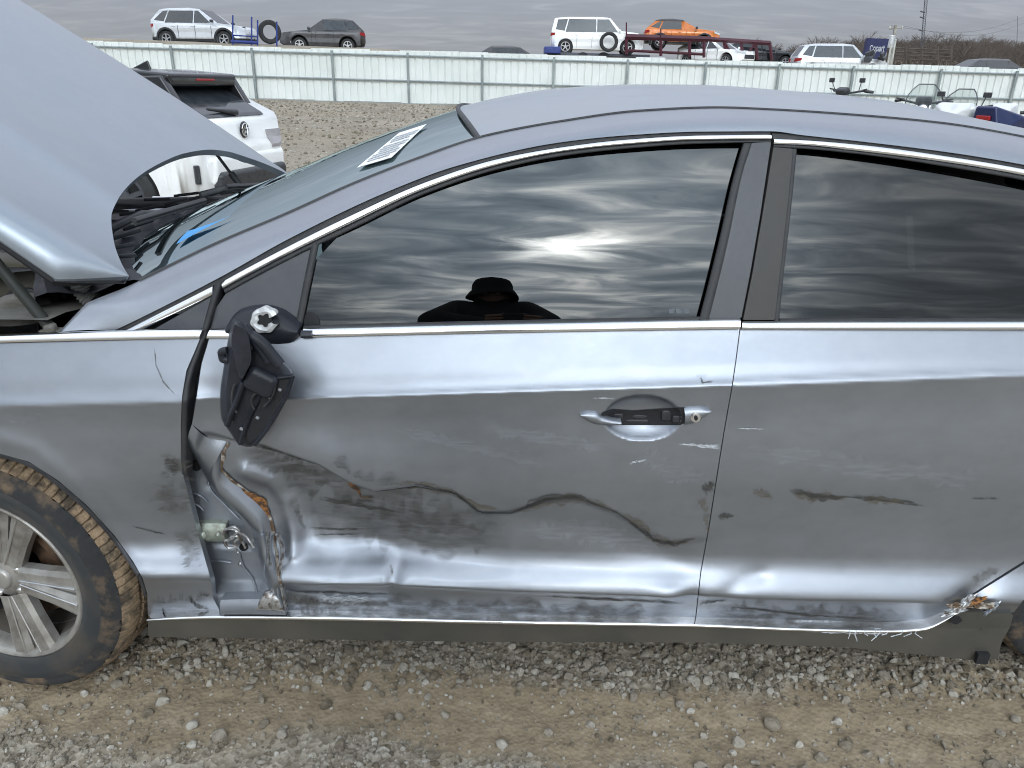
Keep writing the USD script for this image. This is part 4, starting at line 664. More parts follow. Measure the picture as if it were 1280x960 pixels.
obj('rim_barrel', lathe([(0.205, 0.03), (0.198, 0.06), (0.192, 0.20)], 80), mat('rim_shadowed', (0.10, 0.085, 0.07), 0.6, 0.3), wheel, 60)
for k in range(5):
    a0 = math.radians(90 + 72 * k - 90 - 4)
    for s in (-1, 1):
        a1, a2 = a0 + s * 0.30, a0 + s * 0.165
        pin, pout = np.array([math.cos(a1) * 0.052, 0, math.sin(a1) * 0.052]), np.array([math.cos(a2) * 0.213, 0, math.sin(a2) * 0.213])
        d = (pout - pin) / np.linalg.norm(pout - pin); q = np.array([-d[2], 0, d[0]]); pts = []
        for p, wd, yy in ((pin, 0.024, 0.018), ((pin + pout) / 2, 0.024, 0.012), (pout, 0.031, 0.004)):
            m_ = []
            for (o, dy) in ((-1.0, 0.030), (-1.0, 0.008), (-0.55, 0.0), (0.55, 0.0), (1.0, 0.008), (1.0, 0.030)): m_.append(p + q * o * wd + [0, yy + dy, 0])
            pts.append(m_)
        obj('spoke', grid(np.array(pts)), ALLOY, rim, 25)
        obj('spoke_edge', tube([pin + q * -s * 0.010 + [0, 0.0165, 0], pout + q * -s * 0.012 + [0, 0.003, 0]], 0.0022, 6), CHROME, rim)
obj('hub_centre', lathe([(0, 0.020), (0.030, 0.020), (0.034, 0.022), (0.052, 0.026), (0.062, 0.034), (0.066, 0.05)], 60), ALLOY, wheel, 40)
cc = obj('centre_cap', lathe([(0, 0.010), (0.022, 0.011), (0.027, 0.015), (0.029, 0.021)], 40), ALLOY, wheel, 50)
for k in range(5):
    a0 = math.radians(72 * k + 32); obj('wheel_nut', rbox((0.052 * math.cos(a0), 0.026, 0.052 * math.sin(a0)), (0.018, 0.016, 0.018), 0.006), CHROME, wheel, 40)
obj('brake_disc', lathe([(0.05, 0.09), (0.15, 0.09), (0.152, 0.095), (0.152, 0.115), (0.05, 0.115)], 80), RUSTD, wheel, 30)
obj('brake_calliper', rbox((0.10, 0.10, 0.10), (0.11, 0.06, 0.09), 0.02, ry=0.8), RUSTD, wheel, 40)
# wheel wells
for cx_, r_ in ((-1.245, 0.40), (1.56, 0.40)):
    an = np.linspace(-0.15, math.pi + 0.15, 40)
    obj('wheel_well', cat(grid(np.array([[(cx_ + r_ * math.cos(t), y, 0.30 + r_ * math.sin(t)) for t in an] for y in (0.05, 0.40)])), box((cx_, 0.42, 0.5), (0.78, 0.02, 0.8))), DARK, car)
obj('underbody', box((0.2, CXL, 0.20), (3.6, 1.55, 0.06)), DARK, car)
RH = np.array([1.58, 0.14, 0.326])
rw_ = UsdGeom.Xform.Define(stage, str(car.GetPath()) + '/rear_wheel'); rw_.GetPrim().GetReferences().AddInternalReference(wheel.GetPath())
rw_.GetPrim().GetAttribute('xformOp:translate').Set(Gf.Vec3d(*RH)); rw_.GetPrim().GetAttribute('xformOp:rotateZ').Set(0.0)
# ---- the rest of the sedan, just outside the frame
def taper(x, z): return body(x, z) + 0.16 * sstep(1.55, 2.75, x) ** 1.5 + 0.22 * sstep(-1.5, -2.5, x) ** 1.3
arch = lambda cx, cz, r, a0, a1: [(cx + r * math.cos(t), cz + r * math.sin(t)) for t in np.linspace(math.radians(a0), math.radians(a1), 30)]
dq = on(dented, *np.array([(1284, 702.5), (1384, 622.5)]).T)[:, [0, 2]]
qx = [tuple(dq[0] + [0.0, -0.002]), tuple(dq[1]), tuple(on(dented, np.array(1382.0), np.array(411.0))[[0, 2]]), (1.36, 0.983), (2.0, 0.985), (2.5, 0.965), (2.58, 0.78), (2.55, 0.45), (2.5, 0.30), (2.1, 0.24)] + arch(1.56, 0.33, 0.385, -8, 150) 
obj('rear_quarter_panel', panel_xz([qx], lambda x, z: taper(x, z) + 0.004, 0.02, 0.02), PAINT, car, 38)
n0 = 22; yb0 = float(green(C1[-1][0], 0.985)); st = []
first = np.vstack([np.stack([np.full(8, C1[-1][0]), np.linspace(yb0, C1[-1][1], 9)[:-1], np.linspace(0.985, C1[-1][2], 9)[:-1]], -1), R[1:-1, -1], RF[1:17, -1]])
st.append(first)
for x, yb, yt, zt, zc_ in ((1.62, 0.075, 0.37, 1.27, 1.335), (1.85, 0.08, 0.34, 1.15, 1.21), (2.08, 0.09, 0.24, 1.05, 1.075), (2.3, 0.11, 0.18, 1.02, 1.04), (2.5, 0.14, 0.18, 0.99, 1.015), (2.58, 0.18, 0.20, 0.97, 0.99)):
    k = 22; t = np.linspace(0, 1, k); a_ = np.stack([np.full(k, x), yb + (yt - yb) * t, 0.985 + (zt - 0.985) * np.sin(t * math.pi / 2) ** 0.9 - 0.01], -1); t2 = np.linspace(0, 1, len(first) - k + 1)[1:]
    st.append(np.vstack([a_, np.stack([np.full(len(t2), x), yt + (CXL - yt) * t2, zt - 0.01 + (zc_ - zt) * np.sin(t2 * math.pi / 2)], -1)]))
ST = np.stack(st); ST2 = ST * [1, -1, 1] + [0, 2 * CXL, 0]
obj('rear_deck', cat(grid(ST), grid(ST2, flip=True)), PAINT, car, 40)
gl_ = np.stack([np.concatenate([ST[k, 24:], ST2[k, 24:][::-1]]) for k in (0, 1, 2, 3)]); gl_[0] = gl_[0] * 0.9 + gl_[1] * 0.1; gl_[3] = gl_[3] * 0.85 + gl_[2] * 0.15; obj('rear_window', grid(gl_ + [0.004, 0, 0.006]), GLASS, car, 40)
tailf = np.array([[(2.58 + 0.10 * math.cos((y - CXL) * 1.4) - 0.04 * abs(z - 0.6), y, z) for z in (0.97, 0.9, 0.75, 0.6, 0.4, 0.27)] for y in np.linspace(0.2, 2 * CXL - 0.2, 20)]); obj('rear_bumper', grid(tailf), PAINT, car, 40)
for s_ in (0.34, 2 * CXL - 0.34): obj('tail_light', rbox((2.64, s_, 0.84), (0.12, 0.34, 0.15), 0.04), mat('sedan_lamp_red', (0.22, 0.012, 0.012), 0.15), car, 40)
fe = on(fender_surf, *np.array([(-70, 431), (-70, 560)]).T)[:, [0, 2]]
fx = [tuple(fe[1]), tuple(fe[0]), (-1.75, 0.955), (-2.02, 0.86), (-2.12, 0.7), (-2.12, 0.3), (-1.9, 0.24), (-1.66, 0.25)] + arch(-1.245, 0.33, 0.385, 188, 118)
obj('front_fender', panel_xz([fx], taper, 0.02, 0.02), PAINT, car, 38)
bf = np.array([[(-2.12 - 0.16 * math.cos((y - CXL) * 1.5) + 0.10 * (z - 0.4) ** 2, y, z) for z in (0.22, 0.35, 0.5, 0.65, 0.74)] for y in np.linspace(0.14, 2 * CXL - 0.14, 20)]); obj('front_bumper', grid(bf), PAINT, car, 40)
obj('grille', rbox((-2.26, CXL, 0.55), (0.06, 0.8, 0.22), 0.02), BLACKP, car)
for s_ in (0.36, 2 * CXL - 0.36): obj('headlight', rbox((-2.10, s_, 0.80), (0.30, 0.36, 0.14), 0.05), mat('sedan_lamp', (0.5, 0.5, 0.52), 0.12), car, 40)
# ================================================================ ground
def terrain(x, y):
    x, y = np.asarray(x, float), np.asarray(y, float); s = sstep(3.5, 26, y)
    h = s * (0.62 - 0.0115 * x * 1.0) * 1.0
    pl = sstep(29, 37, y); h = h * (1 - pl) + pl * (2.62 - 0.018 * np.clip(x, -60, 60))
    far = sstep(90, 330, y) * sstep(0.22, 0.48, x / np.maximum(y, 1)) ; h = h + far * 11.0 * (1 + 0.35 * (meshkit.fbm(np.stack([x / 70, y / 200, 0 * x], -1), 3, 2) - 0.5)) * sstep(900, 420, y)
    return h
def near_relief(x, y):
    P = np.stack([x, y, 0 * x], -1)
    base = 0.018 * (meshkit.fbm(P * 3.0, 4, 11) - 0.5) + 0.009 * (meshkit.fbm(P * 22, 3, 12) - 0.5)
    yc = mudline(x); rut = np.exp(-0.5 * ((y - yc) / 0.10) ** 2)
    ridges = 0.009 * (meshkit.fbm(np.stack([x * 3.0, y * 42, 0 * x], -1), 3, 5) - 0.5) * rut
    return (base - 0.012 * rut + ridges) * sstep(9, 3, np.hypot(x, y))
def mudline(x): return np.interp(x, [-1.6, -0.9, -0.45, 0.0, 0.4, 0.8, 1.3, 1.8], [0.02, 0.02, 0.03, -0.02, -0.055, -0.045, 0.02, 0.06]) + 0.02
def mudw(x, y):
    yc = mudline(x); w = np.interp(x, [-1.6, -0.6, 0.0, 0.6, 1.4], [0.14, 0.13, 0.105, 0.11, 0.15]); n_ = meshkit.fbm(np.stack([x * 6, y * 9, 0 * x], -1), 4, 21)
    return sstep(0.22, 0.64, np.exp(-0.5 * ((y - yc) / w) ** 2) * 0.85 + (n_ - 0.5) * 0.7)
ax = np.unique(np.r_[np.linspace(-3, 3, 400), np.linspace(-40, 40, 81), np.linspace(-400, 700, 80), -3000, 3000]); ay = np.unique(np.r_[np.linspace(-1.2, 1.0, 190), np.linspace(-30, 45, 90), np.linspace(45, 700, 70), -3000, 3000])
X, Y = np.meshgrid(ax, ay); Z = terrain(X, Y) + near_relief(X, Y); gm = grid(np.stack([X, Y, Z], -1))
g_n = {'g': ('geometry', {}), 'n1': ('noise_texture', {'scale': 0.55, 'detail': 8, 'roughness': 0.66}), 'n2': ('voronoi_texture', {'scale': 85.0}), 'n3': ('noise_texture', {'scale': 14.0, 'detail': 9, 'roughness': 0.75}), 'v2': ('voronoi_texture', {'scale': 17.0}),
       'a': ('attribute', {'attribute': 'mud'}),
       'c1': ('rgb_ramp', {'ramp': [(0.28, (0.14, 0.117, 0.088)), (0.5, (0.25, 0.22, 0.176)), (0.72, (0.37, 0.335, 0.28))]}), 'sp': ('separate_color', {}), 'mixn': ('mix_float', {'fac': 0.55}), 'mixm': ('mix_float', {'fac': 0.4}),
       'pt': ('rgb_ramp', {'ramp': [(0.35, (0.72, 0.70, 0.66)), (0.65, (1.08, 1.06, 1.02))]}), 'mul': ('mix', {'mix_type': 'multiply', 'fac': 1.0}),
       'mc': ('rgb_ramp', {'ramp': [(0.3, (0.15, 0.114, 0.074)), (0.55, (0.24, 0.188, 0.124)), (0.75, (0.32, 0.26, 0.185))]}), 'mx': ('mix', {}),
       'bh': ('mix_float', {'fac': 0.5}), 'b': ('bump', {'strength': 0.5, 'distance': 0.012}), 'p': ('principled_bsdf', {'roughness': 0.92, 'specular_ior_level': 0.25})}
g_l = [('g.position', 'n1.vector'), ('g.position', 'n2.vector'), ('g.position', 'n3.vector'), ('g.position', 'v2.vector'), ('n2.color', 'sp.color'), ('sp.r', 'mixn.a'), ('n3.fac', 'mixn.b'), ('mixn.result', 'c1.fac'),
       ('n1.fac', 'pt.fac'), ('c1.color', 'mul.color1'), ('pt.color', 'mul.color2'), ('n3.fac', 'mc.fac'), ('mul.color', 'mx.color1'), ('mc.color', 'mx.color2'), ('a.fac', 'mx.fac'),
       ('n2.distance', 'bh.a'), ('n3.fac', 'bh.b'), ('bh.result', 'b.height'), ('b.normal', 'p.normal'), ('mx.color', 'p.base_color')]
GROUND = usdkit.material(stage, '/World/Looks/gravel_ground', g_n, g_l, surface='p.BSDF')
gp = obj('ground', gm, GROUND, None, True, label='grey gravel yard with brown tyre-track mud beside the sedan', cat='ground', kind='structure')
UsdGeom.PrimvarsAPI(gp).CreatePrimvar('mud', Sdf.ValueTypeNames.FloatArray, 'vertex').Set(Vt.FloatArray.FromNumpy(np.clip(mudw(X, Y) * (np.hypot(X, Y) < 6) + 0.35 * sstep(8, 20, Y) * sstep(0.56, 0.68, meshkit.fbm(np.stack([X / 5, Y / 2.2, 0 * X], -1), 4, 31)) * (Y < 29) + (Y > 60) * 0.9, 0, 1).ravel().astype(np.float32)))
# ---- stones
def stone(seed, n=1):
    m = trimesh.creation.icosphere(n, 1.0); rg_ = np.random.default_rng(seed); v = m.vertices
    for _ in range(7):
        d = rg_.normal(size=3); d /= np.linalg.norm(d); k = rg_.uniform(0.55, 0.85); ex = v @ d - k; v = v - np.outer(np.clip(ex, 0, None), d)
    m.vertices = v * rg_.uniform([0.8, 0.7, 0.5], [1.2, 1.0, 0.8]); return m
stmat = usdkit.material(stage, '/World/Looks/gravel_stone', {'o': ('object_info', {}), 'r': ('rgb_ramp', {'ramp': [(0.0, (0.13, 0.108, 0.08)), (0.35, (0.22, 0.194, 0.156)), (0.7, (0.30, 0.275, 0.235)), (1.0, (0.42, 0.40, 0.36))]}), 'g': ('geometry', {}), 'n': ('noise_texture', {'scale': 70.0, 'detail': 5, 'roughness': 0.7}),
    'pt': ('rgb_ramp', {'ramp': [(0.35, (0.62, 0.58, 0.52)), (0.65, (1.1, 1.08, 1.05))]}), 'm': ('mix', {'mix_type': 'multiply', 'fac': 1.0}), 'b': ('bump', {'strength': 0.35, 'distance': 0.004}), 'p': ('principled_bsdf', {'roughness': 0.88, 'specular_ior_level': 0.25})},
    [('o.random', 'r.fac'), ('g.position', 'n.vector'), ('n.fac', 'pt.fac'), ('r.color', 'm.color1'), ('pt.color', 'm.color2'), ('m.color', 'p.base_color'), ('n.fac', 'b.height'), ('b.normal', 'p.normal')], surface='p.BSDF')
def scatter(name, pos, size, nproto, label, catg, sub):
    inst = UsdGeom.PointInstancer.Define(stage, '/World/' + name); rels = []
    for k in range(nproto):
        p = usdkit.mesh(stage, f'/World/{name}/stone_shape_{k:03d}', stone(100 + k + 50 * sub, sub), stmat); rels.append(p.GetPath())
    inst.CreatePrototypesRel().SetTargets(rels); N = len(pos); rg_ = np.random.default_rng(len(pos))
    inst.CreateProtoIndicesAttr(Vt.IntArray.FromNumpy(rg_.integers(0, nproto, N).astype(np.int32))); inst.CreatePositionsAttr(Vt.Vec3fArray.FromNumpy(pos.astype(np.float32)))
    q = rg_.normal(size=(N, 4)); q[:, 1:3] *= 0.25; q /= np.linalg.norm(q, axis=1, keepdims=True)
    inst.CreateOrientationsAttr(Vt.QuathArray([Gf.Quath(float(a), float(b_), float(c), float(d)) for a, b_, c, d in q]))
    inst.CreateScalesAttr(Vt.Vec3fArray.FromNumpy(np.repeat(size[:, None], 3, 1).astype(np.float32)))
    return tag(inst.GetPrim(), label, catg, None, 'stuff')
rg = np.random.default_rng(17); P_, S_ = [], []
def lay(N, x0, x1, y0, y1, sm, sd, mudkeep, smax):
    x, y = rg.uniform(x0, x1, N), rg.uniform(y0, y1, N); m_ = mudw(x, y); clump = meshkit.fbm(np.stack([x * 4, y * 4, 0 * x + 3], -1), 3, 41)
    keep = (rg.random(N) < (1 - m_ * (1 - mudkeep)) * (0.35 + 1.3 * sstep(0.35, 0.65, clump))); x, y = x[keep], y[keep]
    s = np.clip(rg.lognormal(math.log(sm), sd, len(x)), sm * 0.4, smax); z = terrain(x, y) + near_relief(x, y) + s * 0.12
    P_.append(np.stack([x, y, z], -1)); S_.append(s)
lay(34000, -1.9, 1.9, -0.35, 0.75, 0.0036, 0.42, 0.18, 0.009)
lay(3800, -1.9, 1.9, -0.35, 0.75, 0.0082, 0.32, 0.10, 0.017)
lay(420, -1.7, 1.7, -0.3, 0.5, 0.016, 0.2, 0.18, 0.021)
x = rg.uniform(-1.5, 1.8, 2000); y = 0.17 + np.interp(x, [-1.5, -0.3, 0.6, 1.2, 1.8], [-0.01, 0.0, -0.02, -0.02, 0.0]) + rg.normal(0, 0.045, 2000); s = np.clip(rg.lognormal(math.log(0.0074), 0.42, 2000), 0.003, 0.018)
P_.append(np.stack([x, y, terrain(x, y) + near_relief(x, y) + s * 0.2], -1)); S_.append(s)
scatter('gravel', np.vstack(P_), np.concatenate(S_), 9, 'loose grey gravel strewn beside and under the sedan', 'gravel', 1)
xf, yf = rg.uniform(-9, 4, 9000), rg.uniform(1.9, 25, 9000); sf_ = np.clip(rg.lognormal(math.log(0.028), 0.4, 9000), 0.01, 0.06)
k_ = (np.abs(xf + 0.6) > 1.7) | (yf > 2.2); xf, yf, sf_ = xf[k_], yf[k_], sf_[k_]
scatter('far_gravel', np.stack([xf, yf, terrain(xf, yf) + 0.004], -1), sf_, 5, 'coarser gravel scattered across the yard towards the fence', 'gravel', 1)
# bigger single stones
first = None
for k, (px_, py_, w_) in enumerate(((484, 832, 17), (407, 878, 17), (275, 920, 20), (965, 902, 22), (640, 810, 12), (463, 826, 12), (830, 867, 12), (498, 892, 14), (738, 902, 13), (240, 906, 14), (365, 928, 15), (478, 936, 14), (477, 940, 12), (1026, 945, 16), (1192, 865, 14), (1085, 940, 13), (556, 892, 12), (950, 848, 14), (840, 862, 13), (1270, 898, 14), (1252, 914, 12), (330, 905, 12), (215, 838, 11), (262, 850, 10), (1140, 908, 12), (880, 915, 11))):
    p = at_z(px_, py_, 0.0); r_ = w_ / 2 / 480 * 1.08
    if k % 4 == 0:
        pass
    s0 = obj('stone', (lambda m_: (m_.apply_scale(r_), m_.apply_transform(trimesh.transformations.rotation_matrix(k * 1.7, (0, 0, 1))), m_.apply_translation(p + [0, 0, float(near_relief(p[0], p[1])) + r_ * 0.3]), m_)[-1])(stone(900 + k, 2)), stmat, None, 20, 'pale grey stone lying loose in the gravel beside the sedan', 'stone', 'larger stones in front of the sedan')
# ================================================================ the metal fence
FP = mat('pale_fence_steel', (0.70, 0.72, 0.69), 0.5, 0.05, color2=(0.62, 0.645, 0.61), vscale=0.8, vlo=0.35, vhi=0.7); FR = mat('fence_frame_steel', (0.20, 0.23, 0.23), 0.5, 0.4, color2=(0.28, 0.31, 0.30), vscale=3)
FY = 26.5
ftop = lambda x: 2.415 + (2.16 - 2.415) * (x + 9.5) / 22.0
fence = thing('metal_fence', 'long pale green corrugated steel fence across the back of the yard', 'fence')
rg = np.random.default_rng(5); xw = 1.0
for k in range(44):
    xa = -22 + k * xw; zt = ftop(xa + 0.5) + rg.normal(0, 0.022); zb = float(terrain(xa + .5, FY)) - 0.02 + (0.05 if k % 3 else 0.0)
    xs = []
    for j in range(4): xs += [(xa + 0.25 * j, 0), (xa + 0.25 * j + 0.010, -0.05), (xa + 0.25 * j + 0.045, -0.05), (xa + 0.25 * j + 0.057, 0)]
    xs.append((xa + xw, 0)); xs = np.array(xs); yj = rg.normal(0, 0.006)
    A = np.stack([xs[:, 0], FY + 0.05 + yj - xs[:, 1], 0 * xs[:, 0] + zb], -1); B = A.copy(); B[:, 2] = zt + rg.normal(0, 0.006, 1); me = cat(grid(np.stack([A, B])), grid(np.stack([A + [0, 0.012, 0], B + [0, 0.012, 0]]), flip=True), grid(np.stack([B, B + [0, 0.012, 0]])))
    obj('fence_panel', me, FP, fence)
xp = []
for px_ in (120, 217, 317, 416, 510, 603, 692, 784, 882, 974, 1067, 1177, 1272): p = at_y(px_, 90, FY - 0.07); xp.append(p[0])
step = np.mean(np.diff(xp)); xp = [xp[0] - step * 3, xp[0] - step * 2, xp[0] - step] + xp + [xp[-1] + step, xp[-1] + 2 * step]
for x in xp: obj('fence_post', box((x, FY - 0.05, (float(terrain(x, FY)) + ftop(x)) / 2 - 0.06), (0.075, 0.06, ftop(x) - float(terrain(x, FY)) - 0.02)), FR, fence)
for dz in (0.17, 0.96, 1.70):
    for x0, x1 in zip(xp[:-1], xp[1:]): obj('fence_rail', tube([(x0, FY - 0.005, ftop(x0) - dz), (x1, FY - 0.005, ftop(x1) - dz)], 0.035, 6), FR, fence)
db = thing('torn_plastic', 'small dark scrap of plastic lying on the yard near the white hatchback', 'debris', tuple(at_z(334, 147, 0.35)))
for k in range(5): obj('shard', rbox((0.22 * (k - 2), 0.03 * math.sin(k * 3), 0.05), (0.28, 0.14, 0.05), 0.015, k * 1.3, 0.3 * math.sin(k), 0.2), BLACKP, db, 30)
# ================================================================ vehicles
CARBODY = {}
def wheel_set(parent, xs, r, W, tm_, rm_, zc=None):
    for x in xs:
        for s in (-1, 1):
            y = s * (W / 2 - 0.12); t_ = lathe([(r * 0.62, -0.10), (r * 0.9, -0.115), (r, -0.09), (r, 0.09), (r * 0.9, 0.115), (r * 0.62, 0.10)], 28); t_.apply_translation((x, y, zc or r)); w_ = obj('tyre', t_, tm_, parent, 40)
            ri = [lathe([(0.0, 0.0), (r * 0.16, 0.0), (r * 0.18, 0.02)], 20), lathe([(r * 0.56, 0.03), (r * 0.58, 0.0), (r * 0.66, 0.0), (r * 0.66, 0.04)], 28)]
            for k in range(5):
                a_ = k * 2 * math.pi / 5 + 0.3; ri.append(box((r * 0.36 * math.cos(a_), 0.02, r * 0.36 * math.sin(a_)), (r * 0.5, 0.03, r * 0.13), ry=-a_))
            rm = cat(*ri); rm.vertices[:, 1] *= -s * -1 if s < 0 else -1; rm.vertices[:, 1] += (-0.105 if s < 0 else 0.105); rm.apply_translation((x, y, zc or r)); rm.fix_normals(); obj('rim', rm, rm_, w_, 30)
            obj('rim_back', lathe([(0.0, s * 0.05), (r * 0.62, s * 0.05)], 20).apply_translation((x, y, zc or r)), DARK, w_)
def ex(poly, a, b, plane):
    pts = np.array(poly.exterior.coords)[:-1] if isinstance(poly, Polygon) else np.asarray(poly, float)
    if Polygon(pts).exterior.is_ccw is False: pts = pts[::-1]
    cs = m3.CrossSection([pts.tolist()]); m = cs.extrude(b - a).translate([0, 0, a])
    if plane == 'xz': return m.rotate([90, 0, 0]).scale([1, -1, 1]) if False else m.transform(np.array([[1, 0, 0, 0], [0, 0, 1, 0], [0, 1, 0, 0]], float)) 
    if plane == 'yz': return m.transform(np.array([[0, 0, 1, 0], [1, 0, 0, 0], [0, 1, 0, 0]], float))
    return m
def solid(side, plan, front, L, W):
    s = ex(side, -W, W, 'xz'); p = ex(plan, -1, 4, 'xy'); f = ex(front, -L, L, 'yz')
    if s.volume() < 0: s = s.mirror([0, 1, 0])
    return s ^ p ^ f
def vehicle(name, label, L, W, H, side, arches, wins, shield, rearwin, colour, belt=0.95, roofc=None, trim=None, light_r=None, group=None, tw=0.68, rw=0.34, extras=None, loc=(0, 0, 0), rot=(0, 0, 0), rough_front=False, rimm=None):
    c = thing(name, label, 'car', loc, rot, group)
    sp = Polygon(side).buffer(0.06, join_style=1).buffer(-0.06).buffer(-0.05).buffer(0.05, join_style=1).simplify(0.004)
    cut = sp
    for xa, ra in arches: cut = cut.difference(Point(xa, rw).buffer(ra, 24)).difference(shapely.box(xa - ra, -1, xa + ra, rw * 0.6))
    if cut.geom_type != 'Polygon': cut = max(cut.geoms, key=lambda g: g.area)
    def plan(e): return (lambda P: P.buffer(-0.24).buffer(0.24, 10))(Polygon([(-L / 2 - e, -W / 2 + 0.25), (-L / 2 + 0.22 - e, -W / 2 + 0.04 - e), (-L / 2 + 0.6, -W / 2 - e), (L / 2 - 0.8, -W / 2 - e), (L / 2 - 0.25 + e, -W / 2 + 0.14 - e), (L / 2 + e, -W / 2 + 0.4), (L / 2 + e, W / 2 - 0.4), (L / 2 - 0.25 + e, W / 2 - 0.14 + e), (L / 2 - 0.8, W / 2 + e), (-L / 2 + 0.6, W / 2 + e), (-L / 2 + 0.22 - e, W / 2 - 0.04 + e), (-L / 2 - e, W / 2 - 0.25)]))
    def front(e): return (lambda P: P.buffer(-0.07).buffer(0.07, 6))(Polygon([(-W / 2 + 0.10 - e, 0.15), (-W / 2 - e, 0.42), (-W / 2 + 0.015 - e, 0.62), (-W / 2 + 0.005 - e, 0.80), (-W / 2 + 0.05 - e, belt), (-W * tw / 2 - e, H - 0.08), (-W * tw / 2 + 0.16, H + 0.03 + e), (W * tw / 2 - 0.16, H + 0.03 + e), (W * tw / 2 + e, H - 0.08), (W / 2 - 0.05 + e, belt), (W / 2 - 0.005 + e, 0.80), (W / 2 - 0.015 + e, 0.62), (W / 2 + e, 0.42), (W / 2 - 0.10 + e, 0.15)]))
    B = solid(cut, plan(0), front(0), L, W); body_ = obj('body', tm(B), colour, c, 32)
    BP = solid(sp.buffer(0.010), plan(0.010), front(0.010), L, W)
    G_ = mats['car_window']
    def piece(nm, poly, ma, y0, y1, par=None, e=None):
        base = BP if e is None else solid(sp.buffer(e), plan(e), front(e), L, W)
        m_ = base ^ ex(poly, y0, y1, 'xz')
        if m_.num_tri() > 0: return obj(nm, tm(m_), ma, par or c, 32)
    for w_ in wins:
        piece('side_window', w_, G_, 0.35, 2); piece('side_window', w_, G_, -2, -0.35)
    if shield: piece('windscreen', shield, G_, -W * tw / 2 * 0.92, W * tw / 2 * 0.92)
    if rearwin: piece('rear_window', rearwin, G_, -W * tw / 2 * 0.86, W * tw / 2 * 0.86)
    if roofc is not None: piece('roof', [(-L / 2, H - 0.11), (L / 2, H - 0.11), (L / 2, H + 0.2), (-L / 2, H + 0.2)], roofc, -2, 2, None, 0.014)
    if trim is not None:
        piece('sill_cladding', [(-L / 2 - .1, 0.1), (L / 2 + .1, 0.1), (L / 2 + .1, 0.40), (arches[1][0] + arches[1][1], 0.40), (arches[1][0] + arches[1][1], 0.2), (arches[1][0] - arches[1][1], 0.2), (arches[1][0] - arches[1][1], 0.36), (arches[0][0] + arches[0][1], 0.36), (arches[0][0] + arches[0][1], 0.2), (arches[0][0] - arches[0][1], 0.2), (arches[0][0] - arches[0][1], 0.42), (-L / 2 - .1, 0.42)], trim, -2, 2)
        for xa, ra in arches:
            an = np.linspace(-0.25, math.pi + 0.25, 25)
            for s in (-1, 1): obj('arch_trim', cat(grid(np.array([[(xa + (ra + d) * math.cos(t), s * (W / 2 + 0.012), rw + (ra + d) * math.sin(t)) for t in an] for d in (-0.01, 0.07)])), grid(np.array([[(xa + (ra + d) * math.cos(t), s * (W / 2 + y_), rw + (ra + d) * math.sin(t)) for t in an] for d, y_ in ((-0.01, 0.012), (-0.01, -0.06))])), grid(np.array([[(xa + (ra + d) * math.cos(t), s * (W / 2 + y_), rw + (ra + d) * math.sin(t)) for t in an] for d, y_ in ((0.07, 0.012), (0.07, -0.06))]))), trim, c)
    for xa, ra in arches:
        obj('wheel_well', tm(ex(Point(xa, rw).buffer(ra * 0.99, 12), -W / 2 + 0.30, W / 2 - 0.30, 'xz')), DARK, c)
    zl = belt - 0.12
    for s in (-1, 1):
        piece('tail_light', [(-L / 2 - .1, zl - 0.10), (-L / 2 + 0.26, zl - 0.02), (-L / 2 + 0.28, zl + 0.09), (-L / 2 - .1, zl + 0.09)], (light_r or mats['tail_red']), *((0.42, 2) if s > 0 else (-2, -0.42)))
        if not rough_front: piece('headlight', [(L / 2 + .1, zl - 0.16), (L / 2 - 0.35, zl - 0.06), (L / 2 - 0.42, zl + 0.04), (L / 2 + .1, zl - 0.03)], mats['lamp_clear'], *((0.35, 2) if s > 0 else (-2, -0.35)))
        mx_ = shield[0][0] - 0.12 if shield else 0.6
        obj('door_mirror', rbox((mx_, s * (W / 2 + 0.08), belt + 0.09), (0.12, 0.2, 0.13), 0.04), trim or colour, c, 40)
    for xh in wins[:2]:
        xm = np.mean([p[0] for p in xh]) - 0.3
        for s in (-1, 1): obj('door_handle', rbox((xm, s * (W / 2 + 0.002), belt - 0.13), (0.18, 0.03, 0.03), 0.01), colour, c)
    xd = [w_[0][0] for w_ in wins] + [wins[0][1][0]]
    for x_ in [arches[0][0] + 0.62, arches[0][0] + 1.45, arches[1][0] - 0.58]:
        for s in (-1, 1): obj('door_seam', box((x_, s * (W / 2 - 0.006), 0.63), (0.012, 0.02, 0.55)), DARK, c)
    if not rough_front: piece('grille', [(L / 2 + .1, 0.42), (L / 2 - 0.16, 0.42), (L / 2 - 0.16, 0.62), (L / 2 + .1, 0.62)], BLACKP, -0.45, 0.45)
    piece('number_plate_recess', [(-L / 2 - .1, 0.50), (-L / 2 + 0.2, 0.50), (-L / 2 + 0.2, 0.62), (-L / 2 - .1, 0.62)], BLACKP, -0.3, 0.3)
    wheel_set(c, [a_[0] for a_ in arches], rw, W, mats['car_tyre'], rimm or mats['car_rim'])
    return c
mat('car_window', (0.012, 0.014, 0.016), 0.06, spec=0.8, color2=(0.02, 0.022, 0.024)); mat('tail_red', (0.25, 0.012, 0.012), 0.15); mat('lamp_clear', (0.55, 0.56, 0.58), 0.1, spec=0.8); mat('car_tyre', (0.02, 0.02, 0.02), 0.75); mat('car_rim', (0.55, 0.55, 0.56), 0.3, 0.7)
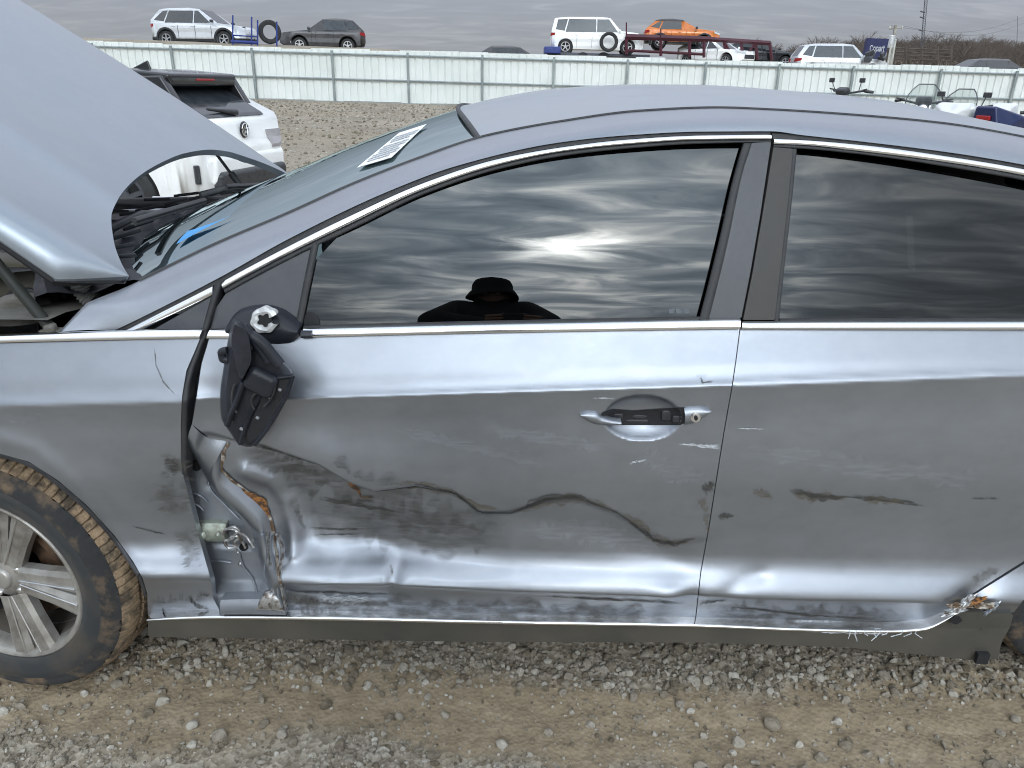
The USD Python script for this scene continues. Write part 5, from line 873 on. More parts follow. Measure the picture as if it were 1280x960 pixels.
SILV = paint('silver_paint', (0.62, 0.63, 0.64), 0.5, 0.32, 0.2); GREYD = paint('charcoal_paint', (0.045, 0.044, 0.048), 0.5, 0.32, 0.2); WHITE = mat('white_paint', (0.80, 0.80, 0.78), 0.28, 0, 0.5, color2=(0.74, 0.74, 0.72)); ORANGE = mat('orange_paint', (0.55, 0.16, 0.025), 0.25, 0.2, 0.6, color2=(0.48, 0.13, 0.02)); BLACKG = mat('gloss_black', (0.012, 0.012, 0.013), 0.12, 0, 0.5)
def spot(px_, py_, Y): return at_y(px_, py_, Y - 1.47)
# profile makers: rear at -L/2, front at +L/2
def suv_side(L, H, zb=0.2, belt=1.0, hood=1.0, nose=0.75, rake=0.35, ws=0.62, rs=0.25):
    f = L / 2; return [(-f, zb + 0.25), (-f + 0.06, zb + 0.08), (f - 0.25, zb), (f - 0.03, zb + 0.15), (f, nose - 0.2), (f - 0.06, nose), (f - 0.35, hood - 0.08), (f - 1.33, hood + 0.03), (f - 1.33 - ws, H - 0.06), (f - 1.85 - ws, H), (-f + 0.9, H - 0.02), (-f + rs + 0.1, H - 0.09), (-f + 0.06, belt + 0.03), (-f - 0.0, belt - 0.2)]
def suv(name, label, px_, py_, Y, Lpx, colour, H=1.68, W=1.85, flip=False, yaw=0, real=4.6, hat=False, **kw):
    p = spot(px_, py_, Y); L = real
    f = L / 2; belt = kw.pop('belt', 1.0); hood = kw.pop('hood', 1.0); ws = kw.pop('ws', 0.62); rs = kw.pop('rs', 0.25)
    side = suv_side(L, H, 0.22, belt, hood, 0.8, 0, ws, rs)
    xf0 = f - 1.33; zt = H - 0.125; wt = belt + 0.02
    def fx(z): return xf0 - ws * (z - hood - 0.03) / (H - 0.06 - hood - 0.03)
    wf, wr = f - 0.92, -f + 0.86; xm = (wf + wr) / 2 - 0.02
    wins = [[(xm + 0.02, wt), (fx(wt) - 0.22, wt + 0.01), (fx(zt) - 0.14, zt), (xm + 0.005, zt)], [(xm - 0.03, wt), (xm - 0.05, zt), (wr + 0.15, zt), (wr - 0.02, wt)], [(wr - 0.07, wt + 0.05), (wr + 0.08, zt), (-f + rs + 0.28, zt - 0.03), (-f + 0.30, wt + 0.12)]]
    shield = [(xf0 + 0.06, hood + 0.06), (xf0 - 0.12, hood + 0.02), (xf0 - ws - 0.1, H - 0.11), (xf0 - ws + 0.02, H - 0.06)]
    rearw = [(-f - 0.1, belt + 0.08), (-f + 0.30, belt + 0.08), (-f + rs + 0.22, H - 0.13), (-f - 0.1, H - 0.13)]
    return vehicle(name, label, L, W, H, side, [(wr, 0.42), (wf, 0.42)], wins, shield, rearw, colour, belt=belt, loc=p, rot=(0, 0, (180 if flip else 0) + yaw), **kw)
suv('silver_crossover', 'silver crossover with dark broken front, left of the standing tyre behind fence', 259, 60, 39, 122, SILV, 1.66, 1.86, yaw=-8, real=4.6, trim=BLACKP, rough_front=True, rs=0.42, ws=0.8)
c_ = suv('grey_hatchback', 'charcoal hatchback with crushed nose facing left behind the fence', 405, 66, 40, 100, GREYD, 1.50, 1.70, flip=True, yaw=12, real=4.0, belt=0.93, hood=0.92, ws=0.75, rs=0.45, rough_front=True, rw=0.31)
suv('white_large_suv', 'large white sports utility vehicle raised on the trailer behind the fence', 745, 69, 47, 115, WHITE, 1.92, 2.0, yaw=-4, real=5.2, belt=1.12, hood=1.18, rs=0.12, ws=0.6, rw=0.39)
suv('orange_crossover', 'orange crossover with black roof on top of the maroon trailer', 850, 61.5, 48, 90, ORANGE, 1.54, 1.78, yaw=-6, real=4.25, belt=0.98, ws=0.85, rs=0.5, roofc=BLACKG, trim=BLACKP, rw=0.33)
suv('silver_suv', 'silver sports utility vehicle with smashed dark front near the blue sign', 1044, 98, 45, 110, SILV, 1.72, 1.92, yaw=-4, real=4.9, rs=0.35, rough_front=True)
suv('dark_sedan', 'dark car roof just showing over the fence left of the white SUV', 644, 95, 44, 60, GREYD, 1.46, 1.8, yaw=10, real=4.5, belt=0.92, hood=0.9, ws=0.8, rs=0.7, rw=0.32)
suv('dark_sedan', 'dark car with pale windscreen low behind the fence at far right', 1213, 110, 44, 80, GREYD, 1.46, 1.8, flip=True, yaw=6, real=4.6, belt=0.92, hood=0.9, ws=0.8, rs=0.7, rw=0.32)
suv('white_sedan', 'white car parked under the maroon trailer deck', 893, 84, 47, 60, WHITE, 1.45, 1.8, yaw=-50, real=4.5, belt=0.92, hood=0.9, ws=0.8, rs=0.7, rw=0.32)
suv('black_sedan', 'black car parked under the right end of the maroon trailer', 945, 85, 49, 80, BLACKG, 1.45, 1.8, yaw=3, real=4.6, belt=0.92, hood=0.9, ws=0.8, rs=0.7, rw=0.32)
def crushed(px_, py_, Y, w_, h_, seed, label):
    t_ = thing('loose_wreckage', label, 'wreckage', spot(px_, py_, Y)); rg_ = np.random.default_rng(seed)
    for k in range(7): obj(['bent_bumper', 'bent_panel', 'radiator'][k % 3], rbox((rg_.uniform(-w_, w_), rg_.uniform(-0.3, 0.3), rg_.uniform(0.15, h_)), rg_.uniform([0.2, 0.1, 0.1], [0.6, 0.5, 0.35]), 0.03, rg_.uniform(-1, 1), rg_.uniform(-0.6, 0.6), rg_.uniform(-0.6, 0.6)), [BLACKP, TRIM, mats['car_rim']][k % 3], t_, 30)
crushed(309, 57, 38.6, 0.3, 0.6, 1, 'torn black bumper pieces on the nose of the silver crossover'); crushed(365, 62, 39.4, 0.2, 0.6, 2, 'crushed front parts on the nose of the charcoal hatchback'); crushed(1090, 90, 43.8, 0.45, 1.1, 3, 'smashed black front parts on the nose of the silver SUV')
# standing tyres
def ring_tyre(px_, py_, Y, ro, ri, label, yaw=0):
    p = spot(px_, py_, Y); t_ = thing('spare_tyre', label, 'tyre', p, (0, 0, yaw)); rr_ = (ro + ri) / 2; tr = obj('tread', lathe([(ro * 0.93, -0.14), (ro, -0.10), (ro, 0.10), (ro * 0.93, 0.14)], 40), mats['car_tyre'], t_, 40); obj('sidewall', lathe([(ro * 0.93, 0.14), (rr_, 0.15), (ri, 0.10), (ri, -0.10), (rr_, -0.15), (ro * 0.93, -0.14)], 40), mats['car_tyre'], t_, 40)
ring_tyre(337, 40, 38, 0.50, 0.30, 'large black tyre standing upright between silver crossover and charcoal hatchback', 25)
ring_tyre(761, 52.5, 45.4, 0.50, 0.33, 'black tyre leaning against the side of the large white SUV', 0)
# racks, trailer, sign, poles
BLUE = mat('blue_steel', (0.03, 0.05, 0.20), 0.45, 0.2); MAROON = mat('maroon_steel', (0.06, 0.015, 0.024), 0.5, 0.1, color2=(0.055, 0.014, 0.02), vscale=2); NAVY = mat('navy_sign', (0.008, 0.012, 0.07), 0.5)
rk = thing('blue_rack', 'blue steel rack frame in front of the silver crossover nose', 'rack')
for px_, t_ in ((291, 19), (314.5, 21), (322, 25), (346, 27)): obj('rack_post', bar(spot(px_, 62, 37.5), spot(px_, t_, 37.5), 0.05, 0.05), BLUE, rk)
obj('rack_rail', bar(spot(289, 52, 37.5), spot(322, 53.5, 37.5), 0.10, 0.10), BLUE, rk); obj('rack_rail', bar(spot(291, 44, 37.5), spot(322, 46, 37.5), 0.04, 0.04), BLUE, rk)
tr = thing('car_trailer', 'maroon steel car trailer with raised deck behind the fence', 'trailer')
for (a_, b_, w_) in (((782, 46), (886, 49), 0.21), ((886, 49), (963, 54), 0.17), ((783, 63), (880, 68), 0.10)):
    for dy in (0, 2.3): obj('deck_beam', bar(spot(*a_, 45.6 + dy), spot(*b_, 45.6 + dy), w_, w_), MAROON, tr)
for px_, t_, b_ in ((783, 46, 68), (826, 47, 70), (862, 48, 71), (880, 49, 72), (905, 50, 73), (926, 51, 74), (944, 52, 75), (962, 53, 76)):
    for dy in (0, 2.3): obj('trailer_post', bar(spot(px_, t_, 45.6 + dy), spot(px_ + (3 if px_ > 890 else 0), b_, 45.6 + dy), 0.12, 0.12), MAROON, tr)
obj('brace', bar(spot(905, 52, 45.6), spot(918, 73, 45.6), 0.09, 0.09), MAROON, tr); obj('brace', bar(spot(944, 54, 45.6), spot(930, 74, 45.6), 0.09, 0.09), MAROON, tr)
obj('ladder_rail', bar(spot(783, 46, 45.5), spot(783, 28, 45.5), 0.05, 0.05), MAROON, tr); obj('ladder_rail', bar(spot(826, 46, 45.5), spot(826, 36, 45.5), 0.05, 0.05), MAROON, tr)
for k in range(6): obj('deck_plate', cat(tube([spot(788 + 16 * k, 47 + 0.5 * k, 45.7), spot(788 + 16 * k, 47 + 0.5 * k, 47.8)], 0.05, 4)), MAROON, tr)
lo = thing('transport_trailer', 'low dark trailer bed with blue end carrying the large white SUV', 'trailer')
obj('bed', bar(spot(684, 68, 46), spot(812, 72, 46), 0.22, 0.16), TRIM, lo); obj('bed', bar(spot(684, 68, 48), spot(812, 72, 48), 0.22, 0.16), TRIM, lo); obj('blue_end', rbox(spot(690, 63, 46.5), (0.9, 1.6, 0.35), 0.05), BLUE, lo)
for k in range(2):
    t_ = lathe([(0.18, -0.1), (0.4, -0.1), (0.4, 0.1), (0.18, 0.1)], 24); t_.apply_translation(spot(728 + 26 * k, 75, 46)); obj('tyre', t_, mats['car_tyre'], lo)
sg = thing('blue_sign', 'dark blue box sign lettered in white beside the utility pole', 'sign')
q = spot(1094, 61, 52); obj('sign_box', box(q, (1.25, 0.5, 1.15), ry=0.03), NAVY, sg); tmesh = meshkit.text_mesh('Copart', 0.34, 0.02, True); tmesh.apply_scale((0.62, 1, 1)); tmesh.apply_transform(trimesh.transformations.rotation_matrix(math.pi / 2, (1, 0, 0))); tmesh.apply_translation(q + [-0.47, -0.255, -0.15]); obj('lettering', tmesh, mat('sign_lettering', (0.42, 0.43, 0.46), 0.5), sg)
obj('sign_post', bar(q + [0, 0, -0.5], q + [0, 0, -3.2], 0.15, 0.15), NAVY, sg)
WOODP = mat('weathered_pole', (0.34, 0.33, 0.29), 0.8, color2=(0.22, 0.20, 0.17), vscale=3); PALE = mat('pale_pole', (0.48, 0.48, 0.43), 0.7)
up = thing('utility_pole', 'weathered utility pole with crossarm and grey transformer', 'utility pole')
obj('pole', tube([spot(1112, 84, 60), spot(1120, 31, 60)], [0.16, 0.11], 10), WOODP, up, 60); obj('crossarm', bar(spot(1111.5, 36, 60), spot(1129, 34, 60), 0.09, 0.09), WOODP, up); obj('transformer', lathe([(0, 0.45), (0.26, 0.45), (0.28, 0.40), (0.28, -0.35), (0, -0.36)], 20, 'z').apply_translation(spot(1113.5, 53, 59.6)), mats['car_rim'], up, 40)
for px_ in (1112.5, 1120, 1128): obj('insulator', tube([spot(px_, 35.5, 60), spot(px_, 32, 60)], 0.05, 6), PALE, up)
for i, (a_, b_) in enumerate((((1114, 84), (1119.5, 50)), ((1109, 84), (1114, 56)), ((1104, 84), (1107, 67)))):
    pp = thing('bollard_pole', ['tall pale slanted pole right beside the utility pole', 'pale slanted pole of middle height left of the utility pole', 'short pale pole nearest the blue sign'][i], 'pole'); obj('pole', tube([spot(*a_, 57), spot(*b_, 57)], 0.065, 8), PALE, pp, 60); obj('pole_cap', tube([spot(*b_, 57), spot(*b_, 57) + [0, 0, 0.06]], 0.08, 8), PALE, pp)
ms = thing('radio_mast', 'tall thin dark radio mast rising above the wooded hill', 'mast')
b0, b1 = spot(1152.5, 60, 160), spot(1160, -30, 160)
for dx, dy in ((-0.25, 0), (0.25, 0), (0, 0.4)): obj('mast_leg', tube([b0 + [dx, dy, 0], b1 + [dx, dy, 0]], 0.06, 4), TRIM, ms)
for k in range(40): t = k / 39; obj('lattice', tube([b0 + (b1 - b0) * t + [-0.25, 0, 0], b0 + (b1 - b0) * min(1, t + 0.025) + [0.25, 0, 0]], 0.035, 4), TRIM, ms)
for t in (0.24, 0.42, 0.5): obj('antenna', tube([b0 + (b1 - b0) * t, b0 + (b1 - b0) * t + [-0.9, 0, 0.2]], 0.12, 6), TRIM, ms)
ms = thing('radio_mast', 'faint short mast on the hill at the far right edge', 'mast'); obj('mast_leg', tube([spot(1271, 60, 300), spot(1272, 20, 300)], 0.08, 4), TRIM, ms)
wf = thing('rail_fence', 'brown wooden rail fence standing behind the steel fence', 'fence')
WOOD = mat('old_wood', (0.085, 0.068, 0.055), 0.9, color2=(0.05, 0.04, 0.035), vscale=2)
for k, (ya, yb) in enumerate(((60, 63), (65, 67), (69, 71), (74, 76))): obj('rail', bar(spot(1120, ya, 56), spot(1190, yb, 56), 0.07, 0.05), WOOD, wf)
for px_ in (1132, 1152, 1172, 1189): obj('post', bar(spot(px_, 58, 56), spot(px_, 92, 56), 0.10, 0.10), WOOD, wf)
# power wires
wr = thing('power_line', 'thin wires leading from the utility pole crossarm', 'power line')
for px_, d_ in ((1112.5, 0), (1128, 1)):
    a_, b_ = spot(px_, 32, 60), spot(1300, 12 + 8 * d_, 90); obj('wire', tube([a_ + (b_ - a_) * t - [0, 0, 1.2 * math.sin(math.pi * t)] for t in np.linspace(0, 1, 16)], 0.012, 4), TRIM, wr)
# ---- bare winter wood on the hill
TW = mat('bare_twigs', (0.105, 0.082, 0.066), 0.9, color2=(0.065, 0.052, 0.045), vscale=0.1); TE = mat('dark_evergreen', (0.028, 0.036, 0.024), 0.9, color2=(0.045, 0.05, 0.03), vscale=0.2)
def bare_tree(seed, H_=9.0):
    rg_ = np.random.default_rng(seed); tr_ = [tube([(0, 0, 0), (0.1, 0.05, H_ * 0.3), (0.0, 0.1, H_ * 0.62), (0.1, 0, H_ * 0.9)], [0.22, 0.17, 0.10, 0.03], 5)]; V, Fc = [], []
    def limb(a_, d_, l, r, depth):
        b_ = a_ + d_ * l; nn = np.cross(d_, rg_.normal(size=3)); nn /= np.linalg.norm(nn) + 1e-9; n2 = np.cross(nn, d_); k = len(V)
        V.extend([a_ + nn * r, a_ - nn * r * 0.5 + n2 * r * 0.87, a_ - nn * r * 0.5 - n2 * r * 0.87, b_]); Fc.extend([[k, k + 1, k + 3], [k + 1, k + 2, k + 3], [k + 2, k, k + 3]])
        if depth:
            for _ in range(4 if depth > 1 else 5):
                t = rg_.uniform(0.3, 1.0); dd = d_ + rg_.normal(0, 0.55, 3) + [0, 0, 0.18]; dd /= np.linalg.norm(dd); limb(a_ + d_ * l * t, dd, l * rg_.uniform(0.45, 0.7), r * 0.55, depth - 1)
    for k in range(16):
        z = H_ * rg_.uniform(0.28, 0.85); a_ = rg_.uniform(0, 6.28); d_ = np.array([math.cos(a_), math.sin(a_), rg_.uniform(0.5, 1.3)]); d_ /= np.linalg.norm(d_); limb(np.array([0, 0, z]), d_, (H_ - z) * 0.45 + 1.0, 0.075, 2)
    return tr_[0], trimesh.Trimesh(np.array(V), np.array(Fc), process=False)
rg = np.random.default_rng(23)
wood = UsdGeom.PointInstancer.Define(stage, '/World/winter_wood'); rels = []
for k in range(5):
    a_, b_ = bare_tree(60 + k); rels.append(usdkit.mesh(stage, f'/World/winter_wood/bare_tree_{k:03d}', cat(a_, b_), TW).GetPath())
N = 4600; yy = rg.uniform(120, 420, N); xx = yy * rg.uniform(0.31, 1.1, N) + rg.normal(0, 4, N)
den = meshkit.fbm(np.stack([xx / 35, yy / 35, 0 * xx], -1), 3, 77); k_ = (den > 0.36); xx, yy = xx[k_], yy[k_]; N = len(xx)
wood.CreatePrototypesRel().SetTargets(rels); wood.CreateProtoIndicesAttr(Vt.IntArray.FromNumpy(rg.integers(0, 5, N).astype(np.int32))); wood.CreatePositionsAttr(Vt.Vec3fArray.FromNumpy(np.stack([xx, yy, terrain(xx, yy) - 0.3], -1).astype(np.float32)))
an = rg.uniform(0, 6.28, N); wood.CreateOrientationsAttr(Vt.QuathArray([Gf.Quath(math.cos(t / 2), 0, 0, math.sin(t / 2)) for t in an])); sz = np.clip(rg.normal(0.50, 0.13, N), 0.3, 0.85); wood.CreateScalesAttr(Vt.Vec3fArray.FromNumpy((sz[:, None] * np.array([[1.15, 1.15, 1.0]])).astype(np.float32)))
tag(wood.GetPrim(), 'brown leafless winter wood covering the hill beyond the fence', 'wood', None, 'stuff')
for i, (px_, h_, lab) in enumerate(((1233, 10, 'tall broad bare tree standing above the wood at far right'), (1010, 6, 'small bare tree at the left end of the wooded skyline'), (1196, 8, 'bare tree on the skyline right of the radio mast'))):
    Y_ = 330 if i == 0 else 300; x_ = float(spot(px_, 60, Y_)[0]); t_ = thing('bare_tree', lab, 'tree', (x_, Y_, float(terrain(x_, Y_)))); a_, b_ = bare_tree(80 + i, h_); obj('trunk', a_, TW, t_); obj('crown', b_, TW, t_)
# ================================================================ motorcycles behind the sedan
def motorcycle(label, px_, py_, Y, yaw, colour, screen_, bag, zh=1.12, mirror=True):
    p = spot(px_, py_, Y); p[2] = float(terrain(p[0], p[1])); c = thing('motorcycle', label, 'motorcycle', p, (0, 0, yaw), 'motorcycles parked in front of the fence')
    for x in (-0.8, 0.8):
        t_ = lathe([(0.22, -0.05), (0.29, -0.07), (0.33, 0.0), (0.29, 0.07), (0.22, 0.05)], 28); t_.apply_translation((x, 0, 0.33)); w_ = obj('wheel', t_, mats['car_tyre'], c, 40); obj('rim', lathe([(0.03, -0.03), (0.2, -0.04), (0.225, 0), (0.2, 0.04), (0.03, 0.03)], 20).apply_translation((x, 0, 0.33)), CHROME, w_, 40)
    obj('engine', cat(rbox((0.05, 0, 0.45), (0.5, 0.34, 0.36), 0.06), rbox((0.12, 0, 0.66), (0.22, 0.26, 0.2), 0.03, ry=0.3), rbox((-0.08, 0, 0.66), (0.2, 0.26, 0.2), 0.03, ry=-0.3)), CHROME, c, 40)
    obj('exhaust', tube([(0.2, -0.2, 0.3), (-0.1, -0.22, 0.25), (-1.0, -0.24, 0.32)], [0.03, 0.045, 0.05], 10), CHROME, c, 60)
    obj('fuel_tank', tm(m3.Manifold.batch_hull([m3.Manifold.sphere(0.13, 16).translate([0.35, 0, 0.86]), m3.Manifold.sphere(0.15, 16).translate([0.15, 0, 0.85]), m3.Manifold.sphere(0.09, 16).translate([-0.12, 0, 0.80])])), colour, c, 50)
    obj('seat', tm(m3.Manifold.batch_hull([m3.Manifold.sphere(0.11, 12).translate([-0.15, 0, 0.76]), m3.Manifold.sphere(0.14, 12).translate([-0.5, 0, 0.74]), m3.Manifold.sphere(0.10, 12).translate([-0.85, 0, 0.84])])), BLACKP, c, 50)
    for s in (-1, 1): obj('fork', tube([(0.8, s * 0.1, 0.33), (0.52, s * 0.1, 1.0)], 0.028, 8), CHROME, c, 60)
    obj('handlebar', tube([(0.25, -0.42, zh), (0.38, -0.34, zh + 0.02), (0.50, -0.15, zh - 0.02), (0.52, 0, zh - 0.05), (0.50, 0.15, zh - 0.02), (0.38, 0.34, zh + 0.02), (0.25, 0.42, zh)], 0.018, 8), BLACKP, c, 60)
    for s in (-1, 1):
        obj('grip', tube([(0.22, s * 0.44, zh), (0.36, s * 0.36, zh + 0.018)], 0.027, 8), BLACKP, c, 60); obj('lever', tube([(0.36, s * 0.3, zh + 0.03), (0.40, s * 0.44, zh + 0.05)], 0.014, 6), BLACKP, c)
        if mirror: st_ = obj('mirror_stalk', tube([(0.42, s * 0.28, zh + 0.02), (0.46, s * 0.34, zh + 0.16)], 0.008, 6), BLACKP, c); obj('mirror', rbox((0.46, s * 0.36, zh + 0.20), (0.03, 0.13, 0.08), 0.014), BLACKP, st_, 40)
    obj('instrument_cluster', rbox((0.52, 0, zh + 0.01), (0.14, 0.26, 0.12), 0.04, ry=0.5), BLACKP, c, 40); obj('headlamp', lathe([(0, -0.09), (0.07, -0.07), (0.095, 0.0), (0.09, 0.05), (0, 0.06)], 24).apply_transform(trimesh.transformations.rotation_matrix(math.pi / 2, (0, 0, 1))).apply_translation((0.66, 0, 0.92)), CHROME, c, 50)
    for x, z in ((0.8, 0.40), (-0.8, 0.42)):
        an = np.linspace(0.15, math.pi - 0.15, 14); obj('mudguard', grid(np.array([[(x + (0.36 - 0.03 * abs(y / 0.1)) * math.cos(t), y, z - 0.05 + (0.36 - 0.03 * abs(y / 0.1)) * math.sin(t)) for t in an] for y in (-0.11, -0.06, 0, 0.06, 0.11)])), colour, c, 60)
    if screen_:
        w_ = []
        for z in np.linspace(0, 1, 10): w_.append([(0.66 - 0.22 * z - 0.10 * y * y * 4, y * (1.05 - 0.62 * z ** 2.5), zh - 0.06 + 0.34 * z) for y in np.linspace(-0.27, 0.27, 13)])
        w_ = np.array(w_); s0 = obj('windshield', cat(grid(w_)), glass('bike_screen', (0.75, 0.78, 0.76), 1.5), c, 60); obj('windshield_edge', tube(np.vstack([w_[:, 0], w_[-1, 1:-1], w_[::-1, -1]]), 0.009, 5), TRIM, s0)
    if bag:
        obj('fairing', tm(m3.Manifold.batch_hull([m3.Manifold.sphere(0.10, 14).translate([0.62, s * 0.22, z]) for s in (-1, 1) for z in (zh - 0.18, zh - 0.02)] + [m3.Manifold.sphere(0.05, 10).translate([0.80, 0, zh - 0.15])])), colour, c, 50)
        for s in (-1, 1): obj('saddlebag', rbox((-0.72, s * 0.28, 0.60), (0.55, 0.20, 0.32), 0.07), colour, c, 50)
        obj('tail_fairing', tm(m3.Manifold.batch_hull([m3.Manifold.sphere(r_, 14).translate([x, s * y, z]) for s in (-1, 1) for x, y, z, r_ in ((-0.15, 0.12, 0.80, 0.07), (-0.6, 0.2, 0.92, 0.06), (-1.05, 0.14, 1.05, 0.04), (-1.0, 0.2, 0.72, 0.06))])), colour, c, 50); obj('tail_light', rbox((-1.09, 0, 0.92), (0.04, 0.24, 0.07), 0.015), mats['tail_red'], c)
    return c
BWHITE = mat('bike_silver', (0.62, 0.63, 0.62), 0.25, 0.3, 0.4); BNAVY = mat('bike_navy', (0.005, 0.011, 0.05), 0.2, 0.2, 0.5)
motorcycle('black naked motorcycle with raised mirror, leftmost of the parked bikes', 1076, 130, 15.5, 205, BLACKG, False, False, 1.13)
motorcycle('motorcycle with tall clear windshield and chrome lamp between black and silver bikes', 1152, 135, 14.5, 245, BLACKG, True, False, 1.04, False)
motorcycle('silver touring motorcycle with clear windshield behind the sedan roof', 1218, 140, 13.2, 215, BWHITE, True, True, 1.02)
motorcycle('navy blue touring motorcycle at the right edge of the picture', 1292, 155, 12.6, 20, BNAVY, True, True, 0.98)
# ================================================================ white hatchback next to the sedan
p = np.array([-2.66, 6.45, 0.0]); nrm_ = np.array([0.974, -0.22])
Lw = 4.25; ang = math.degrees(math.atan2(0.22, -0.974)); fdir = np.array([math.cos(math.radians(ang)), math.sin(math.radians(ang))])
wl = p[:2] + fdir * Lw / 2
f = Lw / 2
side = [(-f + 0.02, 0.42), (-f + 0.10, 0.28), (f - 0.3, 0.24), (f - 0.03, 0.4), (f, 0.7), (f - 0.12, 0.84), (f - 0.8, 0.94), (f - 1.15, 1.0), (f - 1.9, 1.40), (f - 2.5, 1.45), (-f + 1.0, 1.425), (-f + 0.66, 1.39), (-f + 0.60, 1.31), (-f + 0.14, 1.06), (-f + 0.08, 1.0), (-f + 0.05, 0.82), (-f - 0.04, 0.70)]
wt, zt = 0.97, 1.31
wins = [[(0.1, wt), (f - 1.45, wt + 0.02), (f - 2.02, zt), (0.05, zt)], [(0.02, wt), (-0.03, zt), (-0.95, zt), (-1.05, wt)], [(-1.1, wt + 0.04), (-1.02, zt), (-1.6, zt - 0.04), (-1.75, wt + 0.12)]]
wc = vehicle('white_hatchback', 'white hatchback with black tailgate spoiler beyond the raised hood', Lw, 1.79, 1.45, side, [(-1.30, 0.38), (1.32, 0.38)], wins, [(f - 1.10, 1.02), (f - 1.2, 0.98), (f - 1.92, 1.35), (f - 1.84, 1.40)], [(-f - 0.1, 1.045), (-f + 0.3, 1.045), (-f + 0.70, 1.30), (-f, 1.30)], WHITE, belt=0.93, roofc=BLACKG, trim=None, tw=0.66, rw=0.33, light_r=mat('smoked_lamp', (0.30, 0.28, 0.28), 0.15), rimm=TRIM, loc=(wl[0], wl[1], 0.06), rot=(0, 0, ang))
obj('roof_spoiler', tm(m3.Manifold.batch_hull([m3.Manifold.sphere(0.03, 10).translate([x, s * y, z]) for s in (-1, 1) for x, y, z in ((-f + 0.95, 0.52, 1.435), (-f + 0.44, 0.53, 1.40), (-f + 0.44, 0.50, 1.345), (-f + 0.66, 0.52, 1.29))])), BLACKG, wc, 40)
obj('spoiler_end', tm(m3.Manifold.batch_hull([m3.Manifold.sphere(0.02, 8).translate([-f + x, s_, z]) for s_ in (-0.60, -0.54) for x, z in ((0.47, 1.385), (0.66, 1.38), (0.38, 1.12), (0.30, 1.11))])), BLACKG, wc, 40)
obj('spoiler_end', tm(m3.Manifold.batch_hull([m3.Manifold.sphere(0.02, 8).translate([-f + x, s_, z]) for s_ in (0.60, 0.54) for x, z in ((0.47, 1.385), (0.66, 1.38), (0.38, 1.12), (0.30, 1.11))])), BLACKG, wc, 40)
obj('brake_light', rbox((-f + 0.415, 0, 1.372), (0.03, 0.3, 0.02), 0.006), mats['tail_red'], wc)
obj('antenna_fin', tm(m3.Manifold.batch_hull([m3.Manifold.sphere(0.012, 8).translate([-f + x, 0, z]) for x, z in ((1.0, 1.44), (1.25, 1.44), (1.03, 1.53))])), BLACKG, wc, 40)
obj('rear_bumper', tm(m3.Manifold.batch_hull([m3.Manifold.sphere(0.07, 12).translate([x, s * y, z]) for s in (-1, 1) for x, y, z in ((-f + 0.05, 0.60, 0.66), (-f + 0.35, 0.81, 0.66), (-f + 0.06, 0.60, 0.50), (-f + 0.35, 0.81, 0.46))])), WHITE, wc, 50)
obj('lower_bumper', tm(m3.Manifold.batch_hull([m3.Manifold.sphere(0.05, 10).translate([x, s * y, z]) for s in (-1, 1) for x, y, z in ((-f - 0.01, 0.56, 0.52), (-f + 0.30, 0.74, 0.48), (-f + 0.02, 0.58, 0.27), (-f + 0.30, 0.78, 0.27))])), BLACKP, wc, 40)
for s in (-1, 1): obj('reflector_slot', rbox((-f - 0.01 + 0.12, s * 0.76, 0.56), (0.06, 0.05, 0.17), 0.012, rz=-s * 0.7), BLACKP, wc, 40)
bd = obj('badge', lathe([(0, -0.012), (0.062, -0.012), (0.075, -0.008), (0.08, 0.0)], 32).apply_transform(trimesh.transformations.rotation_matrix(math.pi / 2, (0, 0, 1))).apply_transform(trimesh.transformations.scale_matrix(-1, (0, 0, 0), (1, 0, 0))).apply_translation((-f + 0.045, 0, 0.92)), BLACKG, wc, 50)
an = np.linspace(0, 2 * math.pi, 33)[:-1]
obj('badge_mark', cat(tube(np.stack([0 * an - f + 0.030, 0.060 * np.cos(an), 0.92 + 0.060 * np.sin(an)], -1), 0.005, 6, True), tube([(-f + 0.030, 0.032, 0.968), (-f + 0.030, 0.008, 0.925), (-f + 0.030, 0.0, 0.935), (-f + 0.030, -0.008, 0.925), (-f + 0.030, -0.032, 0.968)], 0.005, 6), tube([(-f + 0.030, 0.048, 0.94), (-f + 0.030, 0.022, 0.875), (-f + 0.030, 0.0, 0.91), (-f + 0.030, -0.022, 0.875), (-f + 0.030, -0.048, 0.94)], 0.005, 6)), CHROME, wc, 60)
obj('wiper', cat(tube([(-f + 0.11, 0.0, 1.08), (-f + 0.15, 0.2, 1.10), (-f + 0.15, 0.42, 1.12)], [0.03, 0.018, 0.012], 8)), BLACKP, wc, 50)
# ================================================================ the photographer (seen mirrored in the window glass)
def figure(joints, bones, ref, it=10):
    ms_ = [m3.Manifold.batch_hull([m3.Manifold.sphere(joints[a][1], 20).translate(list(map(float, joints[a][0]))), m3.Manifold.sphere(joints[b][1], 20).translate(list(map(float, joints[b][0])))]) for a, b in bones]
    m_ = tm(m3.Manifold.batch_boolean(ms_, m3.OpType.Add).refine_to_length(ref)); m_.merge_vertices(); trimesh.smoothing.filter_taubin(m_, iterations=it); return m_
PX, PY = -0.11, -1.86
person = thing('person', 'person in dark jacket and brimmed hat holding up a phone, mirrored in the window', 'person')
SKIN = mat('skin', (0.42, 0.26, 0.19), 0.5); COAT = mat('dark_jacket', (0.022, 0.022, 0.022), 0.85, color2=(0.04, 0.04, 0.036)); JEAN = mat('dark_trousers', (0.025, 0.03, 0.045), 0.85)
J = {'pel': ((PX, PY - 0.02, 0.98), 0.145), 'wa': ((PX, PY, 1.18), 0.14), 'ch': ((PX, PY + 0.01, 1.46), 0.175), 'nk': ((PX, PY + 0.01, 1.63), 0.115), 'hb': ((PX, PY + 0.03, 1.68), 0.08)}
